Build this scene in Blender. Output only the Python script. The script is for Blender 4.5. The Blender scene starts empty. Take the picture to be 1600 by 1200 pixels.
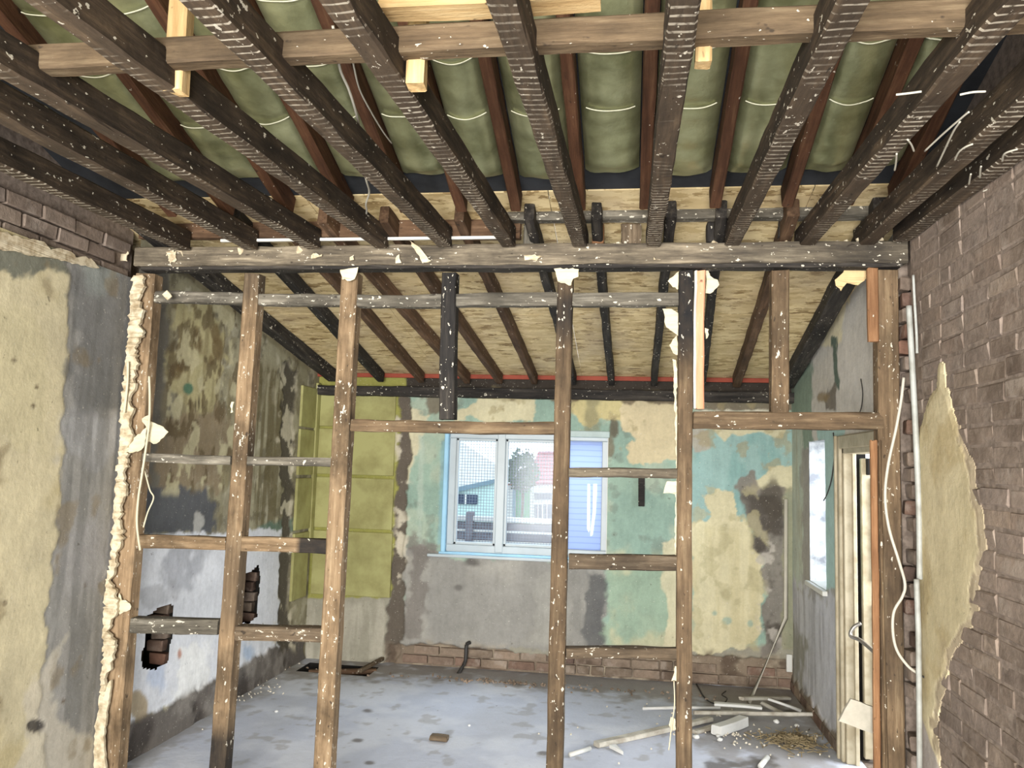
import bpy, bmesh, math, random
import numpy as np
from mathutils import Vector, Matrix, noise as mnoise
from mathutils.geometry import tessellate_polygon

random.seed(7)
S = bpy.context.scene
COL = S.collection

# ------------------------------------------------------------------ camera
FPX, PITCH, ROLL, YAW = 1254.79, .0997722, .0296627, -.146445
CAM = np.array([0, 0, 1.7])
_f = np.array([math.sin(YAW)*math.cos(PITCH), math.cos(YAW)*math.cos(PITCH), math.sin(PITCH)])
_r0 = np.array([math.cos(YAW), -math.sin(YAW), 0]); _u0 = np.cross(_r0, _f)
_r = math.cos(ROLL)*_r0 + math.sin(ROLL)*_u0
_u = -math.sin(ROLL)*_r0 + math.cos(ROLL)*_u0
cd = bpy.data.cameras.new('camera'); cam = bpy.data.objects.new('camera', cd); COL.objects.link(cam)
cd.sensor_width = 36; cd.lens = FPX/1600*36; cd.clip_start = .05; cd.clip_end = 300
mw = Matrix.Identity(4)
for i in range(3):
    mw[i][0] = _r[i]; mw[i][1] = _u[i]; mw[i][2] = -_f[i]; mw[i][3] = CAM[i]
cam.matrix_world = mw
S.camera = cam

# ------------------------------------------------------------------ light
S.view_settings.view_transform = 'Standard'
S.view_settings.look = 'None'
S.view_settings.gamma = 1
S.view_settings.use_curve_mapping = False
S.view_settings.exposure = 0.22
W = bpy.data.worlds.new('sky'); S.world = W; W.use_nodes = True
bg = W.node_tree.nodes['Background']
bg.inputs[0].default_value = (.86, .93, 1, 1); bg.inputs[1].default_value = 2.0

def area(name, loc, direction, sx, sy, power, color=(1, 1, 1), spread=180):
    l = bpy.data.lights.new(name, 'AREA'); l.shape = 'RECTANGLE'; l.size = sx; l.size_y = sy
    l.energy = power; l.color = color; l.spread = math.radians(spread)
    o = bpy.data.objects.new(name, l); COL.objects.link(o); o.location = loc
    o.rotation_euler = Vector(direction).to_track_quat('-Z', 'Y').to_euler()
    return o
# daylight in the big opening of the front room, behind the camera
area('daylight_front_opening', (-.6, -2.45, 1.45), (0, 1, .12), 3.2, 2.3, 400, (1, .975, .94), 125)
# sky light falling in through the back window and the side window
area('daylight_back_window', (-.87, 7.75, 2.75), (0, -1, -.95), 2.0, 1.2, 190, (.86, .92, 1))
area('daylight_side_window', (2.3, 5.2, 1.9), (-1, .5, -.3), .8, 1.0, 55, (.86, .93, 1))
area('fill_side_doorway', (2.6, 4.6, 1.3), (-1, .1, -.1), .9, 1.6, 55, (.95, .97, 1))  # added fill lamp inside the side room, brightens the back room through the doorway

# ------------------------------------------------------------------ helpers
def lin(c):
    return tuple((v/255/12.92) if v/255 <= .04045 else ((v/255+.055)/1.055)**2.4 for v in c)

def ray(x, y):
    return _f*FPX + _r*(x-800) - _u*(y-600)
def on(x, y, ax, v):
    """point on the world plane axis=v seen at photo coordinate x, y"""
    d = ray(x, y); return Vector(CAM + d*((v-CAM[ax])/d[ax]))
def onp(x, y, p, n):
    d = ray(x, y); p = np.array(p, float); n = np.array(n, float)
    return Vector(CAM + d*(((p-CAM)@n)/(d@n)))
def pix(P):
    q = P - CAM; z = q@_f
    z = np.where(z < .05, .05, z)
    return 800 + FPX*(q@_r)/z, 600 - FPX*(q@_u)/z

def _hash(ix, iy, s):
    n = (ix.astype(np.int64)*374761393 + iy.astype(np.int64)*668265263 + s*974711) & 0x7fffffff
    n = ((n ^ (n >> 13))*1274126177) & 0x7fffffff
    return ((n ^ (n >> 16)) & 0xffff)/65535.0
def vnoise(x, y, s=0):
    ix = np.floor(x); iy = np.floor(y); fx = x-ix; fy = y-iy
    fx = fx*fx*(3-2*fx); fy = fy*fy*(3-2*fy)
    a = _hash(ix, iy, s); b = _hash(ix+1, iy, s); c = _hash(ix, iy+1, s); d = _hash(ix+1, iy+1, s)
    return (a*(1-fx)+b*fx)*(1-fy) + (c*(1-fx)+d*fx)*fy
def fbm(x, y, s=0, o=4):
    t = 0; a = .5
    for i in range(o):
        t = t + a*(vnoise(x, y, s+i*17)-.5)*2; x = x*2.03; y = y*2.03; a *= .5
    return t
def sstep(a, b, x):
    t = np.clip((x-a)/(b-a), 0, 1); return t*t*(3-2*t)

def setp(o, **k):
    for a, b in k.items():
        if b is not None: o[a] = b
    return o
def thing(name, loc, label, cat, group=None):
    o = bpy.data.objects.new(name, None); COL.objects.link(o); o.location = loc
    o.empty_display_size = .1
    return setp(o, label=label, category=cat, group=group)
def link(name, me, mat=None, parent=None, **props):
    """mesh in world coordinates; child coordinates are shifted to the parent's place"""
    o = bpy.data.objects.new(name, me); COL.objects.link(o)
    if mat is not None: me.materials.append(mat)
    if parent is not None:
        o.parent = parent
        o.location = -wloc(parent)
    return setp(o, **props)
def wloc(o):
    v = Vector((0, 0, 0))
    while o is not None:
        v += o.location; o = o.parent
    return v
def recenter(o):
    """put a top-level mesh's origin at its base"""
    me = o.data; n = len(me.vertices); co = np.empty(n*3); me.vertices.foreach_get('co', co); co = co.reshape(-1, 3)
    b = np.array([co[:, 0].mean(), co[:, 1].mean(), co[:, 2].min()])
    me.vertices.foreach_set('co', (co-b).ravel()); o.location = Vector(b); me.update()
    return o
def mesh(name, vs, fs, smooth=False):
    me = bpy.data.meshes.new(name); me.from_pydata([tuple(v) for v in vs], [], fs); me.update()
    if smooth: me.polygons.foreach_set('use_smooth', [True]*len(me.polygons))
    return me

# --------------------------------------------------------------- materials
def nt(name):
    m = bpy.data.materials.new(name); m.use_nodes = True
    t = m.node_tree; b = t.nodes['Principled BSDF']
    return m, t, b
def N(t, k, **v):
    n = t.nodes.new(k)
    for a, b in v.items():
        if a.startswith('i_'):
            key = a[2:]; n.inputs[int(key) if key.isdigit() else key.replace('_', ' ')].default_value = b
        else: setattr(n, a, b)
    return n
def ramp(t, fac, stops):
    r = t.nodes.new('ShaderNodeValToRGB'); e = r.color_ramp.elements
    while len(e) < len(stops): e.new(.5)
    for x, (p, c) in zip(e, stops):
        x.position = p; x.color = (*c, 1) if len(c) == 3 else c
    t.links.new(fac, r.inputs[0]); return r
def mixc(t, fac, a, b, mode='MIX'):
    m = t.nodes.new('ShaderNodeMix'); m.data_type = 'RGBA'; m.blend_type = mode
    for s, v in ((0, fac), (6, a), (7, b)):
        if hasattr(v, 'is_linked') or isinstance(v, bpy.types.NodeSocket): t.links.new(v, m.inputs[s])
        elif isinstance(v, tuple): m.inputs[s].default_value = (*v, 1) if len(v) == 3 else v
        else: m.inputs[s].default_value = v
    return m.outputs[2]
def math_(t, op, a, b=None, c=None):
    m = t.nodes.new('ShaderNodeMath'); m.operation = op
    for i, v in enumerate((a, b, c)):
        if v is None: continue
        if isinstance(v, bpy.types.NodeSocket): t.links.new(v, m.inputs[i])
        else: m.inputs[i].default_value = v
    return m.outputs[0]
def bump(t, b, h, strength=.3, dist=.01):
    n = t.nodes.new('ShaderNodeBump'); n.inputs['Strength'].default_value = strength; n.inputs['Distance'].default_value = dist
    t.links.new(h, n.inputs['Height']); t.links.new(n.outputs[0], b.inputs['Normal'])
def objco(t, scale=(1, 1, 1), rnd=True):
    tc = t.nodes.new('ShaderNodeTexCoord'); mp = t.nodes.new('ShaderNodeMapping')
    mp.inputs['Scale'].default_value = scale
    t.links.new(tc.outputs['Object'], mp.inputs[0])
    if rnd:
        oi = t.nodes.new('ShaderNodeObjectInfo')
        m = math_(t, 'MULTIPLY', oi.outputs['Random'], 57.0)
        t.links.new(m, mp.inputs['Location'])
    return mp.outputs[0], tc
def noise(t, co, scale, detail=4, rough=.6):
    n = N(t, 'ShaderNodeTexNoise', i_Scale=scale, i_Detail=detail, i_Roughness=rough)
    t.links.new(co, n.inputs['Vector']); return n.outputs['Fac']

def wood(name, c1, c2, c3, speck=.62, dirt=.5, lath=0, rough=.8, speckcol=(215, 208, 190), objtint=.35):
    m, t, b = nt(name)
    co, tc = objco(t, (1.2, 14, 14)); co2, _ = objco(t, (1, 1.6, 1.6)); co3, _ = objco(t, (.55, 1, 1))
    g = noise(t, co, 3.0, 6, .65)
    base = ramp(t, g, [(.3, lin(c1)), (.52, lin(c2)), (.72, lin(c3))]).outputs[0]
    d = noise(t, co2, 3.2, 5, .65)
    dm = ramp(t, d, [(.42, (0, 0, 0)), (.66, (1, 1, 1))]).outputs[0]
    dk = tuple(v*.26 for v in lin(c1))
    base = mixc(t, math_(t, 'MULTIPLY', dm, dirt), base, dk)
    oi = t.nodes.new('ShaderNodeObjectInfo')
    tint = math_(t, 'MULTIPLY_ADD', oi.outputs['Random'], objtint, 1-objtint*.6)
    cm = t.nodes.new('ShaderNodeCombineColor')
    for i in range(3): t.links.new(tint, cm.inputs[i])
    base = mixc(t, 1.0, base, cm.outputs[0], 'MULTIPLY')
    at = N(t, 'ShaderNodeAttribute', attribute_name='dark')
    nb = noise(t, co2, 9, 4)
    dk2 = math_(t, 'MULTIPLY', at.outputs['Fac'], math_(t, 'MULTIPLY_ADD', nb, .5, .68))
    base = mixc(t, dk2, base, lin((26, 26, 27)))
    if lath:
        nm = t.nodes.new('ShaderNodeSeparateXYZ'); t.links.new(tc.outputs['Normal'], nm.inputs[0])
        sx = t.nodes.new('ShaderNodeSeparateXYZ'); t.links.new(tc.outputs['Object'], sx.inputs[0])
        under = math_(t, 'LESS_THAN', nm.outputs[2], -.6)
        wob = math_(t, 'MULTIPLY', math_(t, 'SUBTRACT', noise(t, co2, 5, 2), .5), .35)
        fr = math_(t, 'FRACT', math_(t, 'ADD', math_(t, 'MULTIPLY', sx.outputs[0], 1/.036), wob))
        wide = math_(t, 'MULTIPLY', noise(t, co3, 6, 3), .62)
        line = math_(t, 'LESS_THAN', fr, math_(t, 'SUBTRACT', wide, .06))
        patch = ramp(t, noise(t, co3, 2.6, 4), [(.42, (0, 0, 0)), (.6, (1, 1, 1))]).outputs[0]
        brk = ramp(t, noise(t, co2, 30, 3), [(.34, (0, 0, 0)), (.5, (1, 1, 1))]).outputs[0]
        fac = math_(t, 'MULTIPLY', math_(t, 'MULTIPLY', under, line), math_(t, 'MULTIPLY', patch, brk))
        base = mixc(t, math_(t, 'MULTIPLY', under, .13), base, lin((140, 120, 98)))
        base = mixc(t, math_(t, 'MULTIPLY', fac, lath), base, lin((214, 204, 184)))
    co4, _ = objco(t, (1, 1.7, 1.7)); sp = noise(t, co4, 34, 3, .55); sp2 = noise(t, co4, 5, 2)
    spm = math_(t, 'GREATER_THAN', math_(t, 'ADD', sp, math_(t, 'MULTIPLY', sp2, .25)), speck+.125)
    base = mixc(t, math_(t, 'MULTIPLY', spm, .8), base, lin(speckcol))
    hole = ramp(t, noise(t, co4, 21, 2, .5), [(.25, (1, 1, 1)), (.31, (0, 0, 0))]).outputs[0]
    base = mixc(t, math_(t, 'MULTIPLY', hole, .75), base, lin((40, 33, 27)))
    t.links.new(base, b.inputs['Base Color']); b.inputs['Roughness'].default_value = rough
    b.inputs['Specular IOR Level'].default_value = .25
    bump(t, b, math_(t, 'ADD', g, math_(t, 'MULTIPLY', sp, .6)), .55, .006)
    return m

def plain(name, c, rough=.6, var=.12, scale=14, metal=0, bumpy=.15, c2=None, spec=.3, rnd=True):
    m, t, b = nt(name); co, _ = objco(t, (1, 1, 1), rnd)
    n = noise(t, co, scale, 5); c1 = lin(c); d = lin(c2) if c2 else tuple(v*(1-var*2.2) for v in c1)
    r = ramp(t, n, [(.35, d), (.6, c1)])
    t.links.new(r.outputs[0], b.inputs['Base Color']); b.inputs['Roughness'].default_value = rough
    b.inputs['Metallic'].default_value = metal; b.inputs['Specular IOR Level'].default_value = spec
    if bumpy: bump(t, b, n, bumpy, .005)
    return m

def painted(name, rough=.88, amp=.27):
    """plaster that takes its layers of paint, damp and bare render from the 'Col' attribute"""
    m, t, b = nt(name)
    at = N(t, 'ShaderNodeAttribute', attribute_name='Col')
    co, _ = objco(t, (1, 1, 1), False); cs, _ = objco(t, (3, 3, .5), False)
    n1 = noise(t, co, 38, 5, .7); n2 = noise(t, co, 7, 5, .6); n3 = noise(t, cs, 9, 4, .6)
    f = math_(t, 'ADD', math_(t, 'ADD', math_(t, 'MULTIPLY', n1, amp*1.5), math_(t, 'MULTIPLY', n2, amp*1.6)), math_(t, 'MULTIPLY', n3, amp))
    f = math_(t, 'ADD', f, 1-amp*2.05)
    cm = t.nodes.new('ShaderNodeCombineColor')
    for i in range(3): t.links.new(f, cm.inputs[i])
    base = mixc(t, 1.0, at.outputs['Color'], cm.outputs[0], 'MULTIPLY')
    sp = ramp(t, noise(t, co, 85, 2, .5), [(.69, (0, 0, 0)), (.73, (1, 1, 1))]).outputs[0]
    base = mixc(t, math_(t, 'MULTIPLY', sp, .45), base, lin((208, 204, 190)))
    pt = ramp(t, noise(t, co, 23, 3, .5), [(.71, (0, 0, 0)), (.76, (1, 1, 1))]).outputs[0]
    base = mixc(t, math_(t, 'MULTIPLY', pt, .5), base, lin((70, 62, 52)))
    t.links.new(base, b.inputs['Base Color']); b.inputs['Roughness'].default_value = rough
    b.inputs['Specular IOR Level'].default_value = .2
    bump(t, b, math_(t, 'ADD', n1, n2), .45, .006)
    return m

M_STUD = wood('stud_wood', (80, 65, 48), (108, 89, 67), (138, 119, 92), .68, .6)
M_LSTUD = wood('pale_stud_wood', (110, 90, 66), (148, 124, 95), (178, 155, 123), .67, .75)
M_NOG = wood('nogging_wood', (70, 59, 46), (104, 89, 71), (140, 125, 104), .65, .6)
M_GREY = wood('grey_weathered_wood', (74, 70, 62), (110, 104, 92), (152, 146, 132), .65, .6)
M_BEAM = wood('beam_wood', (70, 63, 54), (112, 102, 86), (158, 146, 124), .69, .6)
M_JOIST = wood('joist_wood', (40, 33, 26), (64, 53, 42), (96, 80, 62), .68, .65, lath=.7, objtint=.3)
M_RAFT = wood('rafter_wood', (66, 42, 28), (90, 60, 41), (110, 80, 57), .74, .4)
M_BRAFT = wood('back_rafter_wood', (70, 52, 37), (96, 73, 54), (124, 99, 76), .71, .5)
M_BLACK = wood('tarred_wood', (32, 30, 29), (54, 50, 46), (86, 80, 72), .68, .55)
M_BINDER = wood('binder_wood', (70, 57, 42), (102, 85, 64), (130, 113, 88), .70, .45)
M_PINE = wood('new_pine', (168, 136, 90), (194, 164, 116), (208, 184, 138), .80, .12, objtint=.12)
M_PINK = wood('pink_primed_wood', (200, 138, 104), (214, 156, 122), (222, 172, 140), .74, .1, objtint=.1)
M_ORANGE = wood('orange_brown_wood', (112, 78, 52), (140, 102, 70), (162, 124, 90), .72, .25)
M_CREAMW = plain('cream_gloss_paint', (184, 174, 150), .45, .05, 9, c2=(158, 146, 120))
M_WHITE = plain('white_plastic', (204, 204, 198), .35, .03, 6, bumpy=.03)
M_CONDUIT = plain('aged_white_conduit', (168, 170, 164), .45, .06, 9, c2=(140, 140, 132), bumpy=.05)
M_CABLE = plain('white_cable', (188, 183, 168), .5, .05, 8, bumpy=.05)
M_DKCABLE = plain('dark_cable', (52, 50, 48), .5, .1, 8)
M_GREYPIPE = plain('grey_conduit', (176, 174, 166), .5, .12, 12, c2=(118, 112, 102))
M_PAPER = plain('torn_paper', (212, 202, 172), .85, .07, 10, bumpy=.25)
M_TANPAPER = plain('tan_paper', (205, 180, 134), .85, .08, 10, bumpy=.25)
M_PLASTER = plain('broken_plaster', (210, 198, 170), .92, .12, 22, bumpy=.6, c2=(160, 142, 112))
M_FELT = plain('roof_felt', (46, 48, 51), .8, .2, 8)
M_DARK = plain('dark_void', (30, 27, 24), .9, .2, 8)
M_MORTAR = plain('old_mortar', (140, 126, 114), .95, .2, 30, bumpy=.7, c2=(108, 96, 86), rnd=False)
M_RED = plain('red_eaves_strip', (142, 66, 48), .7, .1, 10)
M_STEEL = plain('dull_steel', (168, 164, 158), .35, .1, 12, metal=.8)

def brickmat(name, cols):
    m, t, b = nt(name); co, _ = objco(t, (1, 1, 1))
    oi = t.nodes.new('ShaderNodeObjectInfo')
    r = ramp(t, oi.outputs['Random'], [(i/(len(cols)-1), lin(c)) for i, c in enumerate(cols)])
    n = noise(t, co, 26, 5, .7); n2 = noise(t, co, 8, 4)
    f = math_(t, 'MULTIPLY_ADD', n, .9, .5)
    cm = t.nodes.new('ShaderNodeCombineColor')
    for i in range(3): t.links.new(f, cm.inputs[i])
    base = mixc(t, 1.0, r.outputs[0], cm.outputs[0], 'MULTIPLY')
    ge = t.nodes.new('ShaderNodeNewGeometry'); wn = noise(t, ge.outputs['Position'], 2.6, 5, .65)
    wr_ = ramp(t, wn, [(.36, (.62, .60, .58)), (.5, (1, 1, 1)), (.66, (1.22, 1.20, 1.18))]).outputs[0]
    base = mixc(t, 1.0, base, wr_, 'MULTIPLY')
    pm = ramp(t, n2, [(.54, (0, 0, 0)), (.68, (1, 1, 1))]).outputs[0]
    base = mixc(t, math_(t, 'MULTIPLY', pm, .6), base, lin((156, 144, 132)))
    t.links.new(base, b.inputs['Base Color']); b.inputs['Roughness'].default_value = .92
    b.inputs['Specular IOR Level'].default_value = .2
    bump(t, b, n, .7, .008); return m
M_BRICK = brickmat('sooty_brick', [(126, 112, 100), (134, 120, 108), (130, 117, 107), (140, 125, 111), (120, 106, 95)])
M_BRICKR = brickmat('red_brick', [(118, 88, 74), (110, 90, 78), (100, 84, 76), (126, 94, 78)])
M_BRICKG = brickmat('grey_brick', [(124, 110, 96), (138, 122, 106), (116, 100, 88), (130, 106, 92)])

def osb():
    m, t, b = nt('strand_board')
    tc = t.nodes.new('ShaderNodeTexCoord'); base = None; h = None
    for k, (rz, sc) in enumerate(((.35, 9), (-.5, 10.5), (.9, 8.5), (-.2, 13))):
        mp = N(t, 'ShaderNodeMapping'); mp.inputs['Rotation'].default_value = (0, 0, rz); mp.inputs['Scale'].default_value = (1, 2.7, 1)
        mp.inputs['Location'].default_value = (k*3.3, k*7.1, 0)
        t.links.new(tc.outputs['Object'], mp.inputs[0])
        wn = N(t, 'ShaderNodeTexNoise', i_Scale=30.0, i_Detail=2.0); t.links.new(mp.outputs[0], wn.inputs['Vector'])
        wm = N(t, 'ShaderNodeVectorMath', operation='MULTIPLY_ADD'); t.links.new(wn.outputs['Color'], wm.inputs[0]); wm.inputs[1].default_value = (.10, .10, .10); t.links.new(mp.outputs[0], wm.inputs[2])
        v = N(t, 'ShaderNodeTexVoronoi', i_Scale=float(sc)); t.links.new(wm.outputs[0], v.inputs['Vector'])
        sp = t.nodes.new('ShaderNodeSeparateColor'); t.links.new(v.outputs['Color'], sp.inputs[0])
        r = ramp(t, sp.outputs[0], [(0, lin((132, 106, 64))), (.2, lin((192, 168, 120))), (.7, lin((212, 190, 144))), (1, lin((226, 206, 158)))])
        if base is None: base = r.outputs[0]; h = sp.outputs[2]
        else:
            g = math_(t, 'GREATER_THAN', sp.outputs[1], .55); base = mixc(t, g, base, r.outputs[0]); h = math_(t, 'ADD', h, math_(t, 'MULTIPLY', g, sp.outputs[2]))
    n = noise(t, tc.outputs['Object'], 2.2, 4)
    base = mixc(t, math_(t, 'MULTIPLY', ramp(t, n, [(.5, (0, 0, 0)), (.72, (1, 1, 1))]).outputs[0], .4), base, lin((176, 160, 140)))
    t.links.new(base, b.inputs['Base Color']); b.inputs['Roughness'].default_value = .75
    bump(t, b, h, .3, .003); return m
M_OSB = osb()

def foil():
    m, t, b = nt('foil_quilt'); co, _ = objco(t, (1, 1, 1))
    n = noise(t, co, 5, 4)
    r = ramp(t, n, [(.3, lin((126, 128, 90))), (.7, lin((178, 180, 140)))])
    t.links.new(r.outputs[0], b.inputs['Base Color']); b.inputs['Metallic'].default_value = .65; b.inputs['Roughness'].default_value = .36
    co2, _ = objco(t, (5, 1, 1)); bump(t, b, noise(t, co, 14, 4), .35, .012); return m
M_FOIL = foil()
M_SEAM = plain('foil_seam', (226, 224, 196), .4, .08, 10)

# ------------------------------------------------------------- mesh makers
def timber_mesh(L, w, h, seed, dark=(), rough=.003, bow=.004, ch=.006, seglen=.08):
    """length along +X from 0; section w (Y) x h (Z) centred; worn arrises, a little bow"""
    n = max(3, int(L/seglen)); rnd = random.Random(seed)
    sec = [(-w/2+ch, -h/2), (w/2-ch, -h/2), (w/2, -h/2+ch), (w/2, h/2-ch), (w/2-ch, h/2), (-w/2+ch, h/2), (-w/2, h/2-ch), (-w/2, -h/2+ch)]
    vs = []; dk = []
    b1 = rnd.uniform(-bow, bow); b2 = rnd.uniform(-bow, bow); ph = rnd.uniform(0, 50)
    for i in range(n+1):
        x = L*i/n; t = i/n; by = b1*math.sin(math.pi*t); bz = b2*math.sin(math.pi*t)
        d = 0
        for (a, b_, amt) in dark:
            e = .025
            s = min(max((t-a+e)/(2*e), 0), 1)*min(max((b_-t+e)/(2*e), 0), 1); d = max(d, s*amt)
        for k, (y, z) in enumerate(sec):
            nx = mnoise.noise(Vector((x*7+ph, k*3.1+ph, 0)))*rough; nz = mnoise.noise(Vector((x*7+ph, k*3.1, 9+ph)))*rough
            xe = x
            if i in (0, n): xe += rnd.uniform(-.004, .004)
            vs.append((xe, y+by+nx, z+bz+nz)); dk.append(d)
    fs = []
    for i in range(n):
        for k in range(8):
            a = i*8+k; b_ = i*8+(k+1) % 8
            fs.append((a, a+8, b_+8, b_))
    fs.append(tuple(range(8))); fs.append(tuple(n*8+k for k in range(7, -1, -1)))
    me = mesh('timber', vs, fs)
    at = me.attributes.new('dark', 'FLOAT', 'POINT'); at.data.foreach_set('value', dk)
    return me
_ts = [100]
def timber(name, p0, p1, w, h, mat, parent=None, up=(0, 0, 1), dark=(), rough=.003, bow=.004, seglen=.08, **props):
    """p0, p1: centre line"""
    p0 = Vector(p0); p1 = Vector(p1); _ts[0] += 1
    L = (p1-p0).length; x = (p1-p0).normalized(); upv = Vector(up)
    if abs(x.dot(upv)) > .95: upv = Vector((0, 1, 0))
    y = upv.cross(x).normalized(); z = x.cross(y)
    me = timber_mesh(L, w, h, _ts[0], dark, rough, bow, seglen=seglen)
    o = bpy.data.objects.new(name, me); COL.objects.link(o); me.materials.append(mat)
    m = Matrix(((x[0], y[0], z[0], p0[0]), (x[1], y[1], z[1], p0[1]), (x[2], y[2], z[2], p0[2]), (0, 0, 0, 1)))
    if parent is not None:
        o.parent = parent; o.matrix_local = Matrix.Translation(-wloc(parent)) @ m
    else: o.matrix_world = m
    return setp(o, **props)

def box_mesh(a, b, bev=0.0, jit=0, seed=0):
    bm = bmesh.new(); bmesh.ops.create_cube(bm, size=1)
    c = (Vector(a)+Vector(b))/2; s = Vector(b)-Vector(a)
    for v in bm.verts: v.co = Vector((v.co.x*s.x+c.x, v.co.y*s.y+c.y, v.co.z*s.z+c.z))
    if bev: bmesh.ops.bevel(bm, geom=bm.edges[:], offset=bev, segments=1, affect='EDGES')
    if jit:
        rnd = random.Random(seed)
        for v in bm.verts: v.co += Vector((rnd.uniform(-jit, jit), rnd.uniform(-jit, jit), rnd.uniform(-jit, jit)))
    me = bpy.data.meshes.new('box'); bm.to_mesh(me); bm.free(); return me
def box(name, a, b, mat, parent=None, bev=.003, jit=0, seed=0, **props):
    lo = [min(x, y) for x, y in zip(a, b)]; hi = [max(x, y) for x, y in zip(a, b)]
    o = link(name, box_mesh(lo, hi, bev, jit, seed), mat, parent, **props)
    return o if parent is not None else recenter(o)

def tube_mesh(pts, r, n=8, smooth_pts=True, caps=True):
    pts = [Vector(p) for p in pts]
    if smooth_pts and len(pts) > 2:
        out = []
        for i in range(len(pts)-1):
            p0 = pts[max(i-1, 0)]; p1 = pts[i]; p2 = pts[i+1]; p3 = pts[min(i+2, len(pts)-1)]
            for k in range(6):
                t = k/6
                out.append(.5*((2*p1)+(p2-p0)*t+(2*p0-5*p1+4*p2-p3)*t*t+(3*p1-p0-3*p2+p3)*t**3))
        pts = out+[pts[-1]]
    vs = []; fs = []; ref = Vector((.3, .5, .81))
    for i, p in enumerate(pts):
        d = (pts[min(i+1, len(pts)-1)]-pts[max(i-1, 0)]).normalized()
        a = d.cross(ref)
        if a.length < .1: a = d.cross(Vector((1, 0, 0)))
        a.normalize(); b = d.cross(a)
        rr = r[min(i*len(r)//len(pts), len(r)-1)] if isinstance(r, (list, tuple)) else r
        for k in range(n):
            t = 2*math.pi*k/n; vs.append(p+(a*math.cos(t)+b*math.sin(t))*rr)
    for i in range(len(pts)-1):
        for k in range(n):
            fs.append((i*n+k, i*n+(k+1) % n, (i+1)*n+(k+1) % n, (i+1)*n+k))
    if caps:
        fs.append(tuple(range(n-1, -1, -1))); fs.append(tuple((len(pts)-1)*n+k for k in range(n)))
    return mesh('tube', vs, fs, True)
def tube(name, pts, r, mat, parent=None, n=8, sp=True, **props):
    o = link(name, tube_mesh(pts, r, n, sp), mat, parent, **props)
    return o if parent is not None else recenter(o)

def flake_mesh(pts, nrm, th, rag=.004, seed=0, curl=0.0, sub=.02):
    """a thin ragged sheet with its own thickness; pts in world space, nearly planar"""
    rnd = random.Random(seed); nrm = Vector(nrm).normalized(); out = []
    P = [Vector(p) for p in pts]
    for i, p in enumerate(P):
        q = P[(i+1) % len(P)]; k = max(1, int((q-p).length/sub))
        for j in range(k):
            v = p.lerp(q, j/k)
            t = Vector((rnd.uniform(-1, 1), rnd.uniform(-1, 1), rnd.uniform(-1, 1)))*rag
            out.append(v+t-nrm*t.dot(nrm)+nrm*rnd.uniform(0, curl))
    tris = tessellate_polygon([out]); n = len(out)
    vs = [v+nrm*th for v in out]+out; fs = []
    for a, b, c in tris:
        nn = (vs[b]-vs[a]).cross(vs[c]-vs[a])
        if nn.dot(nrm) < 0: a, c = c, a
        fs.append((a, b, c)); fs.append((c+n, b+n, a+n))
    for i in range(n):
        j = (i+1) % n; fs.append((i, j, j+n, i+n))
    me = mesh('flake', vs, fs); bm = bmesh.new(); bm.from_mesh(me); bmesh.ops.recalc_face_normals(bm, faces=bm.faces); bm.to_mesh(me); bm.free()
    return me
def flake(name, pp, ax, v, th, mat, parent=None, rag=.004, seed=0, curl=0, sub=.02, **props):
    nrm = [0, 0, 0]; nrm[ax] = -1 if ax < 2 else 1
    if ax == 0 and v < 0: nrm[0] = 1
    o = link(name, flake_mesh([on(x, y, ax, v) for x, y in pp], nrm, th, rag, seed, curl, sub), mat, parent, **props)
    return o if parent is not None else recenter(o)
def prism(name, poly, depth, mat, parent=None, **props):
    """planar polygon (world points) pushed back along depth vector"""
    P = [Vector(p) for p in poly]; n = len(P); d = Vector(depth)
    vs = P+[p+d for p in P]
    fs = [tuple(range(n)), tuple(range(2*n-1, n-1, -1))]+[(i, i+n, (i+1) % n+n, (i+1) % n) for i in range(n)]
    me = mesh('prism', vs, fs); bm = bmesh.new(); bm.from_mesh(me); bmesh.ops.recalc_face_normals(bm, faces=bm.faces); bm.to_mesh(me); bm.free()
    o = link(name, me, mat, parent, **props)
    return o if parent is not None else recenter(o)

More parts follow.
